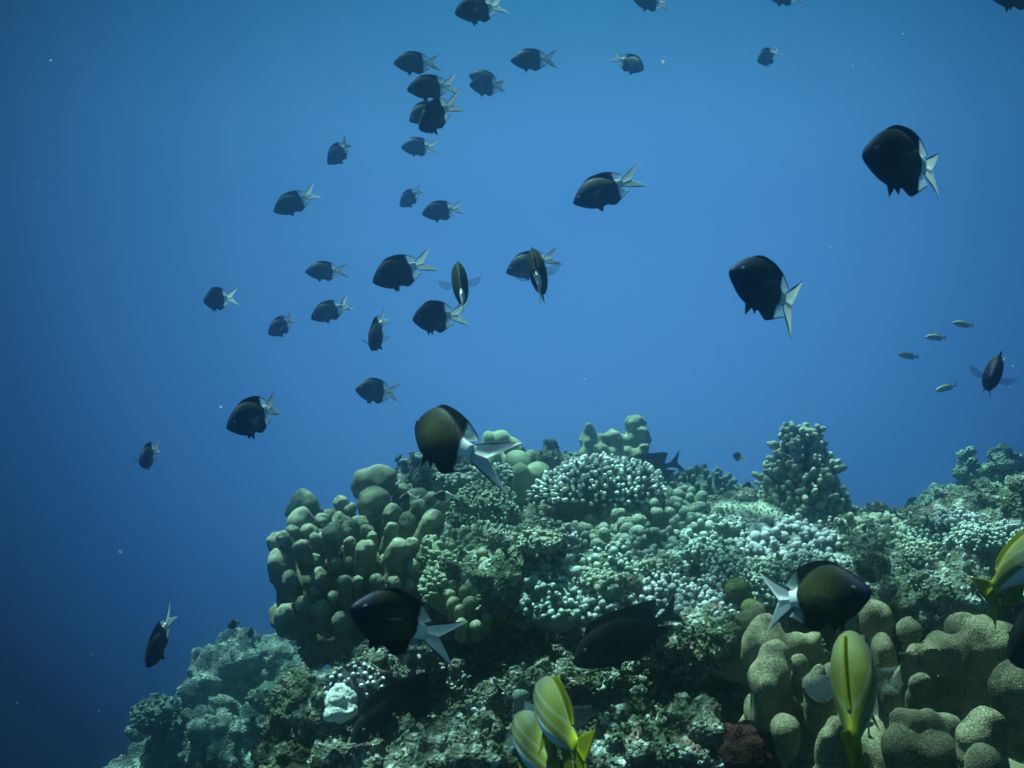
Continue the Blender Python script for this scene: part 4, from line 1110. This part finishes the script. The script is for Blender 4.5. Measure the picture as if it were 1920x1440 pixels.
for p1, p2, lab in [((1786, 605), (1820, 610), "topmost slim olive fish of the four at the right edge"), ((1735, 632), (1769, 633), "slim olive fish second from the top of the four at the right edge"),
    ((1684, 665), (1717, 669), "leftmost slim olive fish of the four at the right edge"), ((1754, 733), (1788, 723), "lowest slim olive fish, left of the end on blurred fish")]:
    fish('slim', p1, p2, 13, 1, 0, 0, lab, G3, Y=3.6)
fish('surgeon', (1075, 1246), (1240, 1160), 112, 1, 0, 0, "large dark surgeonfish grazing nose down at the centre of the reef face", Y=2.12)
fish('surgeon', (656, 1400), (800, 1292), 110, 1, 0, 1, "black surgeonfish hiding in the dark cave beside the white bleached patch", Y=2.08)
fish('surgeon', (1150, 905), (1255, 872), 60, 1, 0, 0, "surgeonfish silhouette with a crescent tail behind the reef crest", Y=3.75)
fish('surgeon', (1690, 966), (1745, 958), 30, -1, 0, 0, "faint dark fish on the skyline left of the brain coral", Y=4.0)
fish('surgeon_yellow', (1830, 972), (1925, 952), 58, 1, 0, 0, "dark fish with a yellow tail base at the right edge below the rock stack", Y=2.75)
fish('surgeon', (1893, 1232), (2020, 1140), 110, 1, 0, 0, "black blurred fish entering at the right edge over the lobed coral", Y=1.35)
fish('snapper', (1600, 1196), (1600, 1395), 80, -1, -12, 0, "yellow backed snapper seen from above, swimming away over the lobed coral", "yellow snappers along the bottom", Y=0.88)
fish('snapper', (1010, 1286), (1082, 1404), 80, -1, 6, 0, "upper yellow striped snapper of the pair at the bottom edge", "yellow snappers along the bottom", Y=1.14)
fish('snapper', (966, 1345), (1050, 1462), 80, -1, 10, 0, "lower yellow striped snapper behind its partner at the bottom edge", "yellow snappers along the bottom", Y=1.22)
fish('snapper', (2045, 980), (1836, 1106), 74, 1, 0, 5, "yellow tailed white bellied snapper leaving at the right edge", "yellow snappers along the bottom", Y=1.36)

# ------------------------------------------------------------------ drifting specks and the water itself
sp = MB()
for i in range(120):
    Y = RNG.uniform(0.35, 3.5)
    c = P(RNG.uniform(-60, 1980), RNG.uniform(-60, 1400), Y)
    r = RNG.uniform(0.0003, 0.0008) * Y ** 0.7
    sp.add(*ball(c, r * RNG.uniform(0.6, 1.4, 3), 6, 4))
sp.add(*ball(P(1244, 118, 2.2), (0.004, 0.003, 0.0055), 8, 6, 1.0, 0.3, 300, 2))
tag(sp.build("drifting_specks", mat_fin('speck', (0.85, 0.9, 0.88), (0.85, 0.9, 0.88), 0.8)), "pale specks drifting in the water", "plankton", kind="stuff")

# unseen flat sheet standing in for the sea surface, added to dapple the sunlight
sf = MB()
sf.add([(-9, -5, 3.2), (9, -5, 3.2), (9, 7, 3.2), (-9, 7, 3.2)], [(0, 3, 2, 1)])
sm = NB('dapple_sheet_pattern')
wob = sm.n('ShaderNodeTexNoise'); wob.inputs['Scale'].default_value = 5.0
sm.l(sm.co, wob.inputs['Vector'])
adv = sm.n('ShaderNodeMix', data_type='VECTOR'); adv.inputs['Factor'].default_value = 0.10
sm.l(sm.co, adv.inputs['A']); sm.l(wob.outputs['Color'], adv.inputs['B'])
edge = sm.voro(6.5, 'DISTANCE_TO_EDGE', adv.outputs['Result'])
br = sm.step(edge, 0.24, 0.03, 0.26, 1.0)
big = sm.step(sm.noise(2.2, 2.0), 0.35, 0.62, 0.72, 1.0)
val = sm.math('MULTIPLY', br, big)  # dapple pattern put into the sheet's transparency
tr_ = sm.n('ShaderNodeBsdfTransparent')
sm.l(val, tr_.inputs[0])
sm.l(tr_.outputs[0], sm.out.inputs[0])
tag(sf.build("dapple_sheet", sm.m, smooth=False), kind="structure")

hz = MB()
x0, x1, y0, y1, z0, z1 = -4.5, 5.5, -1.0, 8.0, -3.5, 1.35
hz.add([(x0, y0, z0), (x1, y0, z0), (x1, y1, z0), (x0, y1, z0), (x0, y0, z1), (x1, y0, z1), (x1, y1, z1), (x0, y1, z1)],
       [(0, 3, 2, 1), (4, 5, 6, 7), (0, 1, 5, 4), (1, 2, 6, 5), (2, 3, 7, 6), (3, 0, 4, 7)])
hm = bpy.data.materials.new("sea_water_haze"); hm.use_nodes = True
hm.node_tree.nodes.clear()
ho = hm.node_tree.nodes.new('ShaderNodeOutputMaterial')
hv = hm.node_tree.nodes.new('ShaderNodeVolumePrincipled')
hv.inputs['Color'].default_value = (0.44, 0.73, 0.92, 1)
hv.inputs['Density'].default_value = 0.125
hv.inputs['Anisotropy'].default_value = 0.97
hm.node_tree.links.new(hv.outputs[0], ho.inputs['Volume'])
tag(hz.build("haze", hm, smooth=False), kind="stuff")
